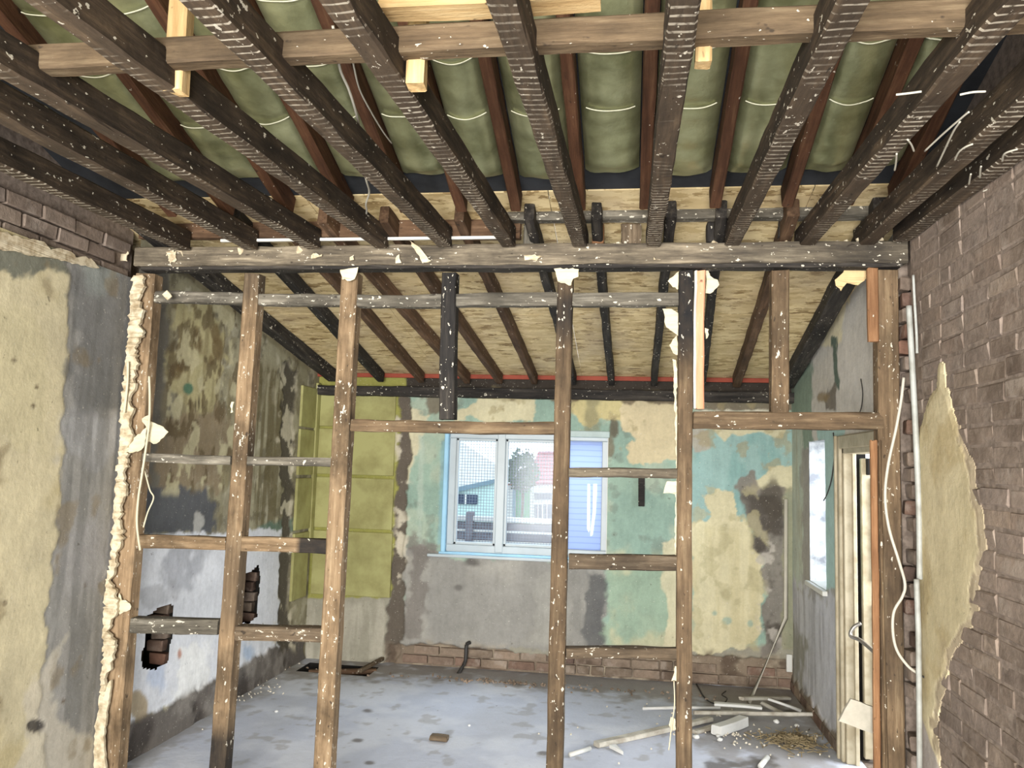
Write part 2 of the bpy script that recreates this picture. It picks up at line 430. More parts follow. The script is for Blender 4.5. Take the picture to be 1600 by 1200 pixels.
# ------------------------------------------------- painted plaster surfaces
class Paint:
    """layers of paint, bare render, damp and dirt on a real wall surface; colours are the wall's own"""
    def __init__(s, P, A, B, base, seed):
        s.P = P; s.A = A; s.B = B; s.X, s.Y = pix(P); s.seed = seed
        s.c = np.tile(np.array(lin(base)), (len(A), 1)); s.h = fbm(A*2.3, B*2.3, seed, 4)*.004
        s.h += fbm(A*14, B*14, seed+5, 3)*.0016; s.k = 0
    def sd(s, poly):
        X, Y = s.X, s.Y; n = len(poly); d = np.full(len(X), 1e9); ins = np.zeros(len(X), bool)
        for i in range(n):
            x0, y0 = poly[i]; x1, y1 = poly[(i+1) % n]; ex = x1-x0; ey = y1-y0
            t = np.clip(((X-x0)*ex+(Y-y0)*ey)/(ex*ex+ey*ey+1e-9), 0, 1)
            d = np.minimum(d, np.hypot(X-x0-t*ex, Y-y0-t*ey))
            if y0 != y1:
                ins ^= ((y0 > Y) != (y1 > Y)) & (X < (x1-x0)*(Y-y0)/(y1-y0)+x0)
        return np.where(ins, d, -d)
    def mask(s, d, soft, rag, fr):
        s.k += 1
        n = fbm(s.A*fr, s.B*fr, s.seed+s.k*31, 5)*1.25
        return sstep(-soft, soft, d+n*rag)
    def put(s, m, col, op, h):
        m2 = (m*op)[:, None]; s.c = s.c*(1-m2)+np.array(lin(col))*m2; s.h = s.h+m*h
    def poly(s, poly, col, soft=1.5, rag=9, op=1, h=0, fr=11):
        s.put(s.mask(s.sd(poly), soft, rag, fr), col, op, h)
    def blob(s, cx, cy, rx, ry, col, op=.8, soft=8, rag=22, h=0, fr=6):
        r = np.hypot((s.X-cx)/rx, (s.Y-cy)/ry); d = (1-r)*min(rx, ry)
        s.put(s.mask(d, soft, rag, fr), col, op, h)
    def mottle(s, poly, col, thr=.12, op=.6, fr=5, soft=.18, fa=1, h=0):
        s.k += 1
        n = fbm(s.A*fr*fa, s.B*fr, s.seed+s.k*53, 5)
        m = sstep(thr-soft, thr+soft, n)
        if poly is not None: m = m*sstep(-8, 8, s.sd(poly)+fbm(s.A*6, s.B*6, s.seed+s.k, 3)*14)
        s.put(m, col, op, h)
    def streak(s, poly, col, op=.5, fr=16, thr=.1):
        s.mottle(poly, col, thr, op, 1.6, .2, fr/1.6)

def surface(name, ax, v, sgn, a0, a1, b0, b1, step, base, paint, mat, seed, holes=(), parent=None, kind='structure', bz=None):
    """grid on plane axis=v; a is the other horizontal axis (or x for floors), b is z (or y for floors)"""
    na = int(round((a1-a0)/step))+1; nb = int(round((b1-b0)/step))+1
    A, B = np.meshgrid(np.linspace(a0, a1, na), np.linspace(b0, b1, nb)); A = A.ravel(); B = B.ravel()
    P = np.empty((len(A), 3))
    if ax == 0: P[:, 0] = v; P[:, 1] = A; P[:, 2] = B
    elif ax == 1: P[:, 1] = v; P[:, 0] = A; P[:, 2] = B
    else: P[:, 2] = v; P[:, 0] = A; P[:, 1] = B
    pt = Paint(P, A, B, base, seed); paint(pt)
    P[:, ax] += sgn*pt.h
    idx = np.arange(na*nb).reshape(nb, na)
    q = np.stack([idx[:-1, :-1], idx[:-1, 1:], idx[1:, 1:], idx[1:, :-1]], -1).reshape(-1, 4)
    keep = np.ones(len(q), bool)
    ca = A[q].mean(1); cb = B[q].mean(1)
    for hdef in holes:
        if hdef[0] == 'rect': _, x0, x1, y0, y1 = hdef; keep &= ~((ca > x0) & (ca < x1) & (cb > y0) & (cb < y1))
        else:
            sdv = pt.sd(hdef[1])+fbm(A*14, B*14, 3, 3)*5
            keep &= ~(sdv[q].mean(1) > 0)
    q = q[keep]
    flip = (ax == 0 and sgn < 0) or (ax == 1 and sgn > 0) or (ax == 2 and sgn < 0)
    if flip: q = q[:, ::-1]
    me = bpy.data.meshes.new(name)
    me.vertices.add(len(P)); me.vertices.foreach_set('co', P.ravel())
    me.loops.add(q.size); me.loops.foreach_set('vertex_index', q.ravel().astype(np.int32))
    me.polygons.add(len(q)); me.polygons.foreach_set('loop_start', np.arange(0, q.size, 4, dtype=np.int32))
    me.polygons.foreach_set('loop_total', np.full(len(q), 4, np.int32))
    me.polygons.foreach_set('use_smooth', np.ones(len(q), bool))
    me.update(calc_edges=True)
    at = me.color_attributes.new('Col', 'FLOAT_COLOR', 'POINT')
    at.data.foreach_set('color', np.concatenate([np.clip(pt.c, 0, 1), np.ones((len(P), 1))], 1).ravel())
    o = link(name, me, mat, parent)
    if kind: o['kind'] = kind
    return o
M_WALL = painted('layered_plaster')
M_FLOOR = painted('dusty_concrete', .7, .09)

XL, XR, YB, YP = -2.72, 1.30, 6.75, 4.02
YF = -2.6
def roof_front(y): return 2.995+.32*(3.72-y)
def roof_back(y): return 2.45+.18*(6.75-y)

# ------------------------------------------------------------------- FLOOR
PIT = [on(478, 1052, 2, 0), on(590, 1050, 2, 0)]
pit = (-2.62, -2.02, 6.33, 6.62)
def paint_floor(p):
    p.mottle(None, (176, 178, 184), .1, .5, 1.3)
    p.mottle(None, (214, 217, 224), .1, .6, 2.2)
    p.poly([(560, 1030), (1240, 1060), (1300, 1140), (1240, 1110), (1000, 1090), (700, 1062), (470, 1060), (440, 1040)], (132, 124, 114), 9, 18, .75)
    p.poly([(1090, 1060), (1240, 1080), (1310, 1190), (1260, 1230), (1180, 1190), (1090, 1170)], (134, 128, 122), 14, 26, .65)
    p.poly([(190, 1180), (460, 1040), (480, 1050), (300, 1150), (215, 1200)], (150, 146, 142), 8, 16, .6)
    for (x, y, r) in ((573, 1110, 4), (560, 1158, 5), (850, 1178, 5), (965, 1105, 4), (1115, 1142, 6), (575, 1192, 4), (430, 1112, 3), (1240, 1112, 5)):
        p.blob(x, y, r*1.8, r*.6, (96, 88, 80), .8, 1.2, 3)
    p.poly([(1115, 1188), (1205, 1180), (1220, 1205), (1090, 1205)], (86, 80, 72), 4, 9, .8)
    p.mottle(None, (150, 146, 142), .36, .5, 9, .08)
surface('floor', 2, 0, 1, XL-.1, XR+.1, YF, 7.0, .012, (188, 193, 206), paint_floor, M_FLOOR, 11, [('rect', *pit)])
fl = bpy.data.objects['floor']
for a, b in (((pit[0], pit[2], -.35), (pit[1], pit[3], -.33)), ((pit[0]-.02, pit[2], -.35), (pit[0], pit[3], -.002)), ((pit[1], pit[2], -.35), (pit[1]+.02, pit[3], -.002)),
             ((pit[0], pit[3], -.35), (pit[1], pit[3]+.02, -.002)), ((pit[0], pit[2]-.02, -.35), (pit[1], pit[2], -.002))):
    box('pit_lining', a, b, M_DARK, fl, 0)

# -------------------------------------------------------------- WALL LEFT
def paint_left_front(p):
    p.mottle(None, (206, 195, 160), .0, .7, 2.2)
    p.mottle(None, (170, 154, 108), .2, .5, 3)
    p.poly([(-40, 360), (110, 395), (112, 425), (60, 420), (-40, 440)], (118, 118, 104), 5, 20)
    p.poly([(-40, 470), (60, 480), (80, 600), (60, 720), (-40, 650)], (196, 186, 150), 12, 30, .7)
    p.poly([(102, 380), (112, 450), (102, 560), (98, 700), (93, 840), (76, 960), (70, 1030), (62, 1100), (80, 1230), (260, 1230), (240, 380)], (150, 148, 142), 2, 10, 1, -.004)
    p.poly([(110, 400), (240, 400), (230, 640), (108, 650)], (114, 114, 112), 10, 26, .8)
    p.blob(160, 420, 26, 40, (150, 156, 150), .7, 10, 22)
    p.blob(145, 690, 45, 44, (172, 172, 172), .7, 14, 26)
    p.blob(150, 880, 50, 60, (160, 158, 156), .6, 14, 26)
    p.streak([(105, 420), (225, 420), (190, 1200), (75, 1200)], (98, 98, 94), .5)
    p.poly([(40, 1090), (100, 1000), (80, 1120), (120, 1150), (150, 1160), (150, 1230), (30, 1230)], (196, 188, 170), 6, 18, .7)
    p.blob(62, 1134, 16, 9, (60, 56, 54), .9, 2, 6, -.008)
    for (x, y, r) in ((22, 563, 4), (57, 605, 3), (52, 634, 3), (8, 942, 3), (100, 1096, 3), (134, 915, 2)):
        p.blob(x, y, r, r*1.2, (92, 76, 58), .8, 1.5, 2)
    p.mottle(None, (128, 112, 82), .36, .5, 5, .08)
wl = surface('wall_left', 0, XL, 1, 2.2, 4.03, 0, 2.66, .012, (192, 182, 151), paint_left_front, M_WALL, 21)
HOLE1 = [(228, 962), (245, 950), (273, 944), (268, 985), (263, 1036), (240, 1046), (219, 1044), (225, 1000)]
HOLE2 = [(384, 896), (404, 883), (406, 920), (400, 962), (386, 976), (371, 972), (376, 930)]
def paint_left_back(p):
    p.mottle(None, (164, 158, 132), .0, .7, 2.5)
    p.mottle(None, (188, 182, 160), .2, .6, 9, .08)
    p.mottle(None, (92, 84, 70), .26, .6, 11, .08)
    p.mottle(None, (120, 112, 88), .12, .6, 4, fa=1.6)
    p.poly([(200, 400), (266, 400), (268, 620), (262, 760), (200, 840)], (112, 108, 100), 6, 10, .9)
    p.poly([(268, 470), (335, 470), (352, 560), (335, 640), (300, 655), (270, 600)], (182, 172, 128), 4, 20, .8, .003)
    p.streak([(268, 470), (360, 470), (360, 760), (250, 760)], (134, 122, 88), .6)
    p.poly([(255, 660), (345, 640), (370, 700), (340, 765), (240, 770)], (136, 120, 96), 8, 24, .8)
    for (x, y, a, b) in ((334, 520, 8, 14), (340, 545, 11, 20), (309, 540, 8, 16), (276, 580, 9, 12), (286, 572, 9, 8), (330, 560, 7, 12)):
        p.blob(x, y, a, b, (106, 88, 58), .8, 3, 9)
    p.blob(294, 607, 8, 9, (72, 112, 90), .9, 2, 5)
    for x in (305, 310, 316, 297): p.blob(x, 631, 1.3, 10, (70, 58, 46), .9, 1, 1)
    p.poly([(215, 772), (235, 760), (322, 766), (334, 790), (330, 832), (215, 836)], (88, 90, 94), 5, 12, .95)
    p.blob(313, 815, 12, 16, (196, 194, 186), .7, 2, 12)
    p.mottle([(268, 470), (400, 470), (400, 770), (250, 770)], (96, 82, 58), .18, .75, 7, .07, fa=1.8)
    p.mottle([(268, 470), (400, 470), (400, 770), (250, 770)], (196, 188, 152), .2, .7, 6, .07, fa=1.5)
    p.streak([(395, 560), (460, 590), (450, 830), (395, 830)], (104, 94, 66), .8, 20, .02)
    p.poly([(400, 820), (460, 808), (460, 830), (400, 836)], (96, 122, 108), 3, 6, .8)
    p.poly([(180, 838), (440, 826), (438, 1010), (430, 1020), (186, 1140), (150, 1150), (190, 860)], (214, 216, 220), 2, 7, 1, .003)
    p.mottle([(200, 850), (330, 850), (300, 920), (210, 910)], (150, 152, 158), .05, .7, 5)
    p.poly([(280, 1010), (330, 1000), (320, 1090), (270, 1110)], (232, 232, 228), 5, 12, .8)
    p.blob(246, 1060, 16, 30, (176, 190, 214), .6, 6, 14)
    p.blob(386, 1020, 8, 16, (156, 178, 204), .7, 4, 8)
    p.blob(280, 1022, 4, 9, (190, 140, 120), .9, 1.5, 3)
    p.blob(216, 1100, 15, 22, (168, 152, 124), .95, 2, 8, -.004)
    p.poly([(215, 925), (275, 905), (285, 940), (225, 950)], (150, 150, 152), 4, 12, .5)
    p.poly([(150, 1155), (187, 1138), (250, 1108), (330, 1066), (430, 1010), (470, 985), (480, 1080), (180, 1260), (100, 1260)], (104, 98, 92), 2, 8, 1, .018)
    p.mottle([(150, 1155), (430, 1010), (480, 1080), (180, 1260)], (140, 134, 126), .1, .7, 6)
    p.mottle([(150, 1155), (430, 1010), (480, 1080), (180, 1260)], (62, 56, 52), .15, .8, 5, h=-.01)
    p.poly([(440, 560), (463, 580), (456, 800), (450, 1010), (434, 1020), (440, 800)], (92, 86, 74), 2, 7, 1, -.014)
    p.mottle([(436, 560), (465, 580), (456, 1010), (432, 1020)], (196, 188, 164), .22, .9, 7, .06)
wlb = surface('wall_left_back_room', 0, XL, 1, 4.05, 6.75, 0, 2.95, .012, (150, 144, 118), paint_left_back, M_WALL, 31, [('p', HOLE1), ('p', HOLE2)])

def brickmesh(L, H, D, seed):
    bm = bmesh.new(); bmesh.ops.create_cube(bm, size=1); rnd = random.Random(seed)
    for v in bm.verts: v.co = Vector((v.co.x*L, v.co.y*D, v.co.z*H))
    bmesh.ops.bevel(bm, geom=bm.edges[:], offset=.005, segments=1, affect='EDGES')
    for v in bm.verts: v.co += Vector((rnd.uniform(-1, 1)*.004, rnd.uniform(-1, 1)*.003, rnd.uniform(-1, 1)*.0035))
    me = bpy.data.meshes.new('brick'); bm.to_mesh(me); bm.free(); return me
BR = [brickmesh(.213, .064, .05, i) for i in range(7)]
for m_ in BR: m_.materials.append(M_BRICK)
BRH = [brickmesh(.100, .064, .05, 20+i) for i in range(4)]
for m_ in BRH: m_.materials.append(M_BRICK)
def put_brick(me, loc, rz, parent, mat=None, rx=0, scale=(1, 1, 1)):
    o = bpy.data.objects.new('brick', me); COL.objects.link(o); o.parent = parent
    o.location = Vector(loc)-wloc(parent); o.rotation_euler = (rx, 0, rz); o.scale = scale
    if mat is not None:
        o.material_slots[0].link = 'OBJECT'; o.material_slots[0].material = mat
    return o

# pockets knocked through the white plaster
for hole, zz in ((HOLE1, 0), (HOLE2, 1)):
    pts = [on(x, y, 0, XL) for x, y in hole]
    y0 = min(p.y for p in pts)-.03; y1 = max(p.y for p in pts)+.03; z0 = min(p.z for p in pts)-.03; z1 = max(p.z for p in pts)+.03
    d = .24
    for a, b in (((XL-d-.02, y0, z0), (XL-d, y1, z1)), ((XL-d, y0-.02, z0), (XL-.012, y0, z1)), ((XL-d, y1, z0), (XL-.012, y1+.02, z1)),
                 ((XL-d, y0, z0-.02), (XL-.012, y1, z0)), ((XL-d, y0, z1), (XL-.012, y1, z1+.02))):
        box('pocket_lining', a, b, M_DARK, wlb, 0)  # near-black lining puts the shade of the cavity into the colour
    z = z0+.05; k = 0
    while z < z1-.02:
        put_brick(BRH[k % 4], (XL-.075-.02*(k % 2), y1-.03, z), 0, wlb, (M_BRICKR, M_BRICKG, M_BRICK)[k % 3], 0, (1, 1.3, 1))
        z += .075; k += 1

# bare brick courses above the plaster at the head of the left wall, its backing and the wall behind the camera
box('wall_left_upper', (XL-.25, YF, 2.60), (XL-.05, 4.05, 5.2), M_MORTAR, None, 0, kind='structure')
box('wall_left_rear', (XL-.25, YF, 0), (XL-.002, 2.2, 2.66), M_PLASTER, None, 0, kind='structure')
wlu = bpy.data.objects['wall_left_upper']
for r_ in range(3):
    for k in range(9):
        y = 2.3+k*.225+(.11 if r_ % 2 else 0)
        if y > 3.98: continue
        put_brick(BR[(k*3+r_) % 7], (XL-.04+random.uniform(-.006, .006), y, 2.665+r_*.075), math.pi/2, wlu, M_BRICK)
# ragged plaster lip under those courses and the broken return of plaster beside the first stud
lip = [(-30, 352)]; rl = random.Random(3)
for i in range(13): lip.append((-20+i*13.5, 358+i*3.9+rl.uniform(-5, 4)))
lip += [(150, 420), (70, 402), (-30, 385)]
flake('plaster_edge', lip, 0, XL, .016, M_PLASTER, wl, .006, 5, .004)
strip = [(212, 432), (228, 432), (230, 452), (221, 470), (228, 488), (222, 508), (229, 520), (216, 545), (221, 570), (213, 585), (216, 606), (205, 625), (213, 640), (206, 665),
         (212, 685), (203, 705), (206, 722), (196, 740), (202, 765), (193, 800), (196, 840), (186, 868), (187, 885), (176, 905), (186, 925), (189, 950), (180, 968), (172, 985), (186, 1000),
         (182, 1030), (172, 1050), (168, 1085), (162, 1080), (166, 1010), (168, 960), (172, 905), (178, 860), (184, 780), (190, 700), (197, 600), (205, 520)]
flake('plaster_edge', strip, 1, 4.0, .022, M_PLASTER, wl, .008, 6, .016, .013)
flake('plaster_edge', [(178, 1060), (160, 1085), (152, 1140), (150, 1205), (168, 1205), (166, 1150)], 1, 4.0, .016, M_PLASTER, wl, .004, 8, .01)

# ---------------------------------------------------------------- WALL BACK
WIN = (-1.56, -.172, .945, 1.968)
def paint_back(p):
    p.mottle(None, (150, 146, 130), .05, .7, 3)
    TEAL = (146, 168, 152)
    p.poly([(632, 600), (1260, 600), (1260, 1010), (632, 1005)], TEAL, 2, 5)
    p.mottle([(632, 600), (1260, 600), (1260, 1010), (632, 1005)], (128, 152, 140), .08, .6, 3)
    p.mottle([(632, 600), (1260, 600), (1260, 1010), (632, 1005)], (168, 176, 156), .08, .6, 5)
    CR = (192, 185, 154)
    p.mottle([(632, 600), (1260, 600), (1260, 1010), (632, 1005)], (108, 114, 104), .30, .4, 9, .07)
    # upper creams
    p.poly([(710, 658), (712, 645), (726, 636), (758, 617), (800, 610), (835, 616), (842, 642), (832, 657), (812, 652), (780, 662), (745, 655)], CR, 1.2, 9, 1, .003)
    p.poly([(890, 600), (1060, 600), (1070, 640), (970, 660), (940, 655), (922, 668), (905, 662), (890, 640)], (188, 176, 130), 1.5, 7, 1, .003)
    p.poly([(918, 610), (938, 610), (938, 672), (915, 675)], (122, 118, 92), 4, 8, .7)
    p.poly([(972, 628), (1075, 628), (1060, 716), (1040, 712), (1030, 724), (1005, 727), (984, 720), (980, 700), (994, 682), (976, 672), (968, 648)], (198, 184, 150), 1.2, 9, 1, .004)
    p.blob(960, 668, 8, 14, (92, 84, 70), .9, 2, 8, -.006)
    p.blob(952, 690, 7, 16, (112, 102, 84), .8, 2, 8)
    # left strip beside the scar
    p.poly([(636, 640), (668, 650), (650, 720), (640, 740), (630, 760)], (198, 190, 160), 2, 9, .9, .003)
    p.poly([(660, 600), (705, 600), (712, 640), (690, 640), (668, 648)], (110, 98, 82), 3, 9, .85, -.01)
    p.poly([(655, 680), (662, 680), (660, 850), (652, 850)], (164, 178, 164), 2, 4, .7)
    p.poly([(690, 690), (697, 690), (690, 850), (684, 850)], (120, 164, 176), 3, 3, .6)
    # grey render under the window
    p.poly([(634, 850), (700, 872), (948, 872), (946, 900), (945, 1010), (700, 1018), (624, 1010)], (138, 136, 130), 3, 12)
    p.mottle([(634, 870), (945, 880), (945, 1010), (624, 1005)], (158, 155, 146), .0, .7, 2)
    p.poly([(640, 845), (690, 852), (672, 870), (664, 920), (655, 1000), (632, 1000)], (112, 106, 100), 6, 18, .75)
    p.blob(738, 880, 20, 10, (84, 80, 76), .8, 4, 10)
    p.blob(716, 918, 7, 5, (92, 88, 84), .7, 2, 4)
    p.poly([(832, 905), (858, 895), (858, 1010), (838, 1000)], (152, 150, 142), 3, 9, .6)
    p.poly([(914, 890), (948, 890), (946, 1012), (912, 1012)], (86, 86, 86), 5, 14, .85)
    p.poly([(890, 890), (914, 890), (912, 1010), (890, 1010)], (132, 130, 124), 5, 10, .9)
    # pale green and cream by the fifth stud
    p.poly([(948, 880), (1060, 870), (1058, 1012), (946, 1010)], (146, 164, 142), 4, 12, .8)
    p.mottle([(948, 860), (1060, 860), (1058, 1012), (946, 1010)], (188, 182, 148), .12, .7, 4)
    p.poly([(1040, 850), (1070, 840), (1066, 1012), (1036, 1012), (1046, 960), (1036, 920)], (200, 192, 160), 2, 9, .9, .003)
    # right of the fifth stud
    p.poly([(1080, 660), (1260, 660), (1260, 800), (1080, 820)], (142, 170, 165), 3, 9)
    p.mottle([(1080, 660), (1240, 660), (1240, 800), (1080, 820)], (116, 152, 148), .12, .6, 3.5, fa=2)
    p.poly([(1080, 660), (1105, 672), (1108, 700), (1085, 712)], (164, 156, 142), 2, 6, .9, .003)
    p.poly([(1104, 665), (1232, 665), (1222, 686), (1210, 684), (1190, 676), (1145, 680), (1132, 690), (1120, 676)], CR, 1.2, 4, 1, .003)
    p.poly([(1200, 730), (1250, 728), (1250, 770), (1175, 772), (1180, 755), (1195, 748)], CR, 1.2, 9, 1, .003)
    p.poly([(1080, 820), (1112, 808), (1098, 776), (1122, 765), (1146, 772), (1148, 806), (1170, 818), (1176, 845), (1188, 862), (1191, 906), (1194, 960), (1188, 990),
            (1158, 1012), (1124, 1020), (1100, 1024), (1080, 1012)], (196, 188, 155), 1.2, 9, 1, .004)
    p.streak([(1080, 820), (1190, 830), (1190, 1000), (1080, 1010)], (176, 166, 128), .5, 14)
    p.blob(1135, 930, 10, 12, (148, 140, 104), .6, 4, 8)
    p.blob(1135, 970, 6, 5, (140, 160, 146), .8, 1.5, 3)
    p.blob(1172, 974, 4, 5, (140, 160, 146), .8, 1.5, 3); p.blob(1116, 958, 4, 4, (140, 160, 146), .8, 1.5, 3)
    p.poly([(1150, 760), (1176, 740), (1182, 762), (1226, 762), (1228, 1010), (1188, 1030), (1196, 960), (1192, 880), (1178, 840), (1170, 815)], (122, 116, 108), 2, 9, .95, -.005)
    p.mottle([(1160, 760), (1226, 765), (1226, 1010), (1190, 1010), (1170, 830)], (72, 66, 60), .05, .85, 7)
    p.mottle([(1160, 760), (1226, 765), (1226, 1010), (1190, 1010), (1170, 830)], (172, 166, 156), .22, .8, 9, .08)
    p.blob(1207, 788, 17, 34, (74, 68, 60), .75, 4, 12)
    p.poly([(1224, 760), (1245, 760), (1245, 1015), (1222, 1015)], (138, 136, 112), 2, 5, .9)
    # ragged head
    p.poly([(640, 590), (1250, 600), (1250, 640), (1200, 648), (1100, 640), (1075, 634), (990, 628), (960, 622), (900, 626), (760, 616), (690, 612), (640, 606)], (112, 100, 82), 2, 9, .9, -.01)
    p.poly([(1085, 640), (1205, 640), (1205, 652), (1085, 652)], (206, 200, 180), 2, 6, .9)
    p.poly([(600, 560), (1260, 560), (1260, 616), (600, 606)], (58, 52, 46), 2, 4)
    p.mottle([(700, 610), (1240, 620), (1240, 740), (700, 680)], (150, 138, 104), .22, .6, 8, .07)
    p.mottle([(1085, 760), (1200, 760), (1200, 1020), (1085, 1020)], (166, 158, 124), .2, .6, 9, .07)
    # olive paint and the scar of a removed partition
    p.poly([(480, 580), (634, 580), (622, 935), (480, 935)], (146, 144, 78), 1.5, 3)
    p.poly([(470, 936), (622, 934), (612, 1050), (470, 1050)], (152, 148, 132), 1.5, 4)
    p.streak([(470, 940), (615, 938), (610, 1050), (470, 1050)], (182, 176, 160), .6)
    p.poly([(626, 610), (642, 610), (640, 700), (632, 860), (628, 1000), (612, 1050), (600, 1050), (606, 960), (614, 850), (622, 720)], (96, 88, 78), 1.5, 7, 1, -.02)
    p.mottle([(622, 610), (642, 610), (632, 860), (612, 1050), (598, 1050), (612, 850)], (196, 188, 168), .24, .9, 8, .06, h=.012)
    # brick plinth, plaster gone
    p.poly([(604, 1008), (690, 1008), (760, 1016), (862, 1026), (1060, 1018), (1090, 1024), (1250, 1030), (1260, 1120), (600, 1100)], (128, 114, 98), 1.5, 6, 1, -.03)
    p.mottle([(604, 1008), (1250, 1026), (1260, 1120), (600, 1100)], (162, 150, 130), .1, .8, 7)
    p.mottle([(604, 1008), (1250, 1026), (1260, 1120), (600, 1100)], (74, 60, 50), .2, .8, 6)
wb = surface('wall_back', 1, YB, -1, XL-.02, XR+.02, 0, 2.62, .010, (140, 136, 122), paint_back, M_WALL, 41, [('rect', *WIN)])
# window reveal
box('window_reveal', (WIN[0]-.03, YB+.012, WIN[2]-.03), (WIN[0]+.004, YB+.22, WIN[3]+.03), M_WHITE, wb, 0)
box('window_reveal', (WIN[1]-.004, YB+.012, WIN[2]-.03), (WIN[1]+.03, YB+.22, WIN[3]+.03), M_WHITE, wb, 0)
box('window_reveal', (WIN[0]-.03, YB+.012, WIN[3]-.004), (WIN[1]+.03, YB+.22, WIN[3]+.03), M_WHITE, wb, 0)
box('window_reveal', (WIN[0]-.03, YB+.012, WIN[2]-.03), (WIN[1]+.03, YB+.22, WIN[2]+.004), M_WHITE, wb, 0)
# plinth bricks of the back wall, one by one
k = 0
for r_ in range(2):
    x = -1.86+(.1 if r_ else 0)
    while x < 1.25:
        L = .213 if random.random() < .75 else .100
        if random.random() < .93:
            put_brick(random.choice(BR if L > .2 else BRH), (x+L/2, YB+.022+random.uniform(-.008, .012), .052+r_*.078), 0, wb, M_BRICKR if random.random() < .1 else M_BRICKG)
        x += L+.013
# olive painted blocks, each its own piece with open joints
M_OLIVE = plain('olive_paint', (164, 161, 106), .6, .14, 5, c2=(140, 135, 84), bumpy=.12)
rows = [(603, 667), (671, 742), (747, 826), (831, 931)]
for y0, y1 in rows:
    a = on(560, y0, 1, YB); b = on(560, y1, 1, YB)
    xl, xr = -2.69, on(621-(y0-600)*.03, (y0+y1)/2, 1, YB).x-.012
    box('block', (xl, YB-.022, b.z), (xr, YB+.004, a.z), M_OLIVE, wb, .004, .0015)
    ya = on(463-(y0-600)*.03, (y0+y1)/2, 0, XL).y
    a = on(475, y0, 0, XL); b = on(475, y1, 0, XL)
    box('block', (XL-.004, 6.36, b.z), (XL+.020, 6.66, a.z), M_OLIVE, wlb, .004, .0015)
box('corner_batten', (XL+.005, 6.665, .95), (XL+.03, 6.735, 2.36), M_OLIVE, wb, .004, label='olive painted corner batten')

# --------------------------------------------------------------- WALL RIGHT
DOOR = (4.30, 5.20, 0, 1.86)
SW = (5.64, 6.14, .93, 1.93)
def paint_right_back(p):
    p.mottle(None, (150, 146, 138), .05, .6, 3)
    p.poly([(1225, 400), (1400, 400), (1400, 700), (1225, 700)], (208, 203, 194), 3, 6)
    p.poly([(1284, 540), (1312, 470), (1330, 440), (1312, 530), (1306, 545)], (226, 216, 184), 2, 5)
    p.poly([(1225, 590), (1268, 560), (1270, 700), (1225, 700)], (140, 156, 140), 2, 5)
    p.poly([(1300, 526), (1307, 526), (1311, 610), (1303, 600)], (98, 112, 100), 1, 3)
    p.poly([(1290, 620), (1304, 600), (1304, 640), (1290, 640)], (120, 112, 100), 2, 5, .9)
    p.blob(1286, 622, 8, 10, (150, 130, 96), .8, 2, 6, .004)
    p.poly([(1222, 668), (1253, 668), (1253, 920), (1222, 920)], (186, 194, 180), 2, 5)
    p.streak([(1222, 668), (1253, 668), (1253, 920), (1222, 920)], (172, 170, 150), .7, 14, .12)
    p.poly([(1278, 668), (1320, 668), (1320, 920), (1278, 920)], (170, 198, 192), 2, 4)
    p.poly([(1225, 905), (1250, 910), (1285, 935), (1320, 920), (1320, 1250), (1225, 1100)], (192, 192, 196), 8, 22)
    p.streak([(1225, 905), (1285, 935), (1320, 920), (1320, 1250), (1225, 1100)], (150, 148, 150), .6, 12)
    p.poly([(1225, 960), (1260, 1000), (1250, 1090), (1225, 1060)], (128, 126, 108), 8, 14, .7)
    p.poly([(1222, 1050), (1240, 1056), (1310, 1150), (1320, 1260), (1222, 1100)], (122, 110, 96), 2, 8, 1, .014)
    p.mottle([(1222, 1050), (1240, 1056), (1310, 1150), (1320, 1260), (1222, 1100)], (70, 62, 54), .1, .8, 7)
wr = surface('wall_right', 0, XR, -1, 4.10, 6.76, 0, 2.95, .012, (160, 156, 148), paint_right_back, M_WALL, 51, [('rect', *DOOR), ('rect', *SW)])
# side window: white reveal, sill and frame
M_REVEAL = plain('white_reveal', (224, 226, 226), .8, .08, 7, c2=(140, 142, 148))
for a, b in (((XR+.004, SW[1]-.004, SW[2]), (XR+.30, SW[1]+.03, SW[3])), ((XR+.004, SW[0]-.03, SW[2]), (XR+.30, SW[0]+.004, SW[3])),
             ((XR+.004, SW[0], SW[3]-.004), (XR+.30, SW[1], SW[3]+.03))):
    box('window_reveal', a, b, M_REVEAL, wr, 0)
w2 = thing('window_2', (XR+.28, 5.89, .93), None, None)
w2['kind'] = 'structure'
box('window_sill', (XR-.03, SW[0]-.02, SW[2]-.03), (XR+.30, SW[1]+.02, SW[2]+.002), M_WHITE, w2, .004)
for a, b in (((.27, SW[0], SW[2]), (.31, SW[0]+.045, SW[3])), ((.27, SW[1]-.045, SW[2]), (.31, SW[1], SW[3])), ((.27, SW[0], SW[2]), (.31, SW[1], SW[2]+.045)), ((.27, SW[0], SW[3]-.045), (.31, SW[1], SW[3]))):
    box('window_frame', (XR+a[0], a[1], a[2]), (XR+b[0], b[1], b[2]), M_WHITE, w2, .003)
def glass():
    m = bpy.data.materials.new('window_glass'); m.use_nodes = True; t = m.node_tree
    for n in list(t.nodes): t.nodes.remove(n)
    o = t.nodes.new('ShaderNodeOutputMaterial'); tr = t.nodes.new('ShaderNodeBsdfTransparent'); gl = t.nodes.new('ShaderNodeBsdfGlossy')
    gl.inputs['Roughness'].default_value = .12; tr.inputs[0].default_value = (.93, .97, 1, 1)
    mx = t.nodes.new('ShaderNodeMixShader'); mx.inputs[0].default_value = .010
    t.links.new(tr.outputs[0], mx.inputs[1]); t.links.new(gl.outputs[0], mx.inputs[2]); t.links.new(mx.outputs[0], o.inputs[0])
    return m
M_GLASS = glass()
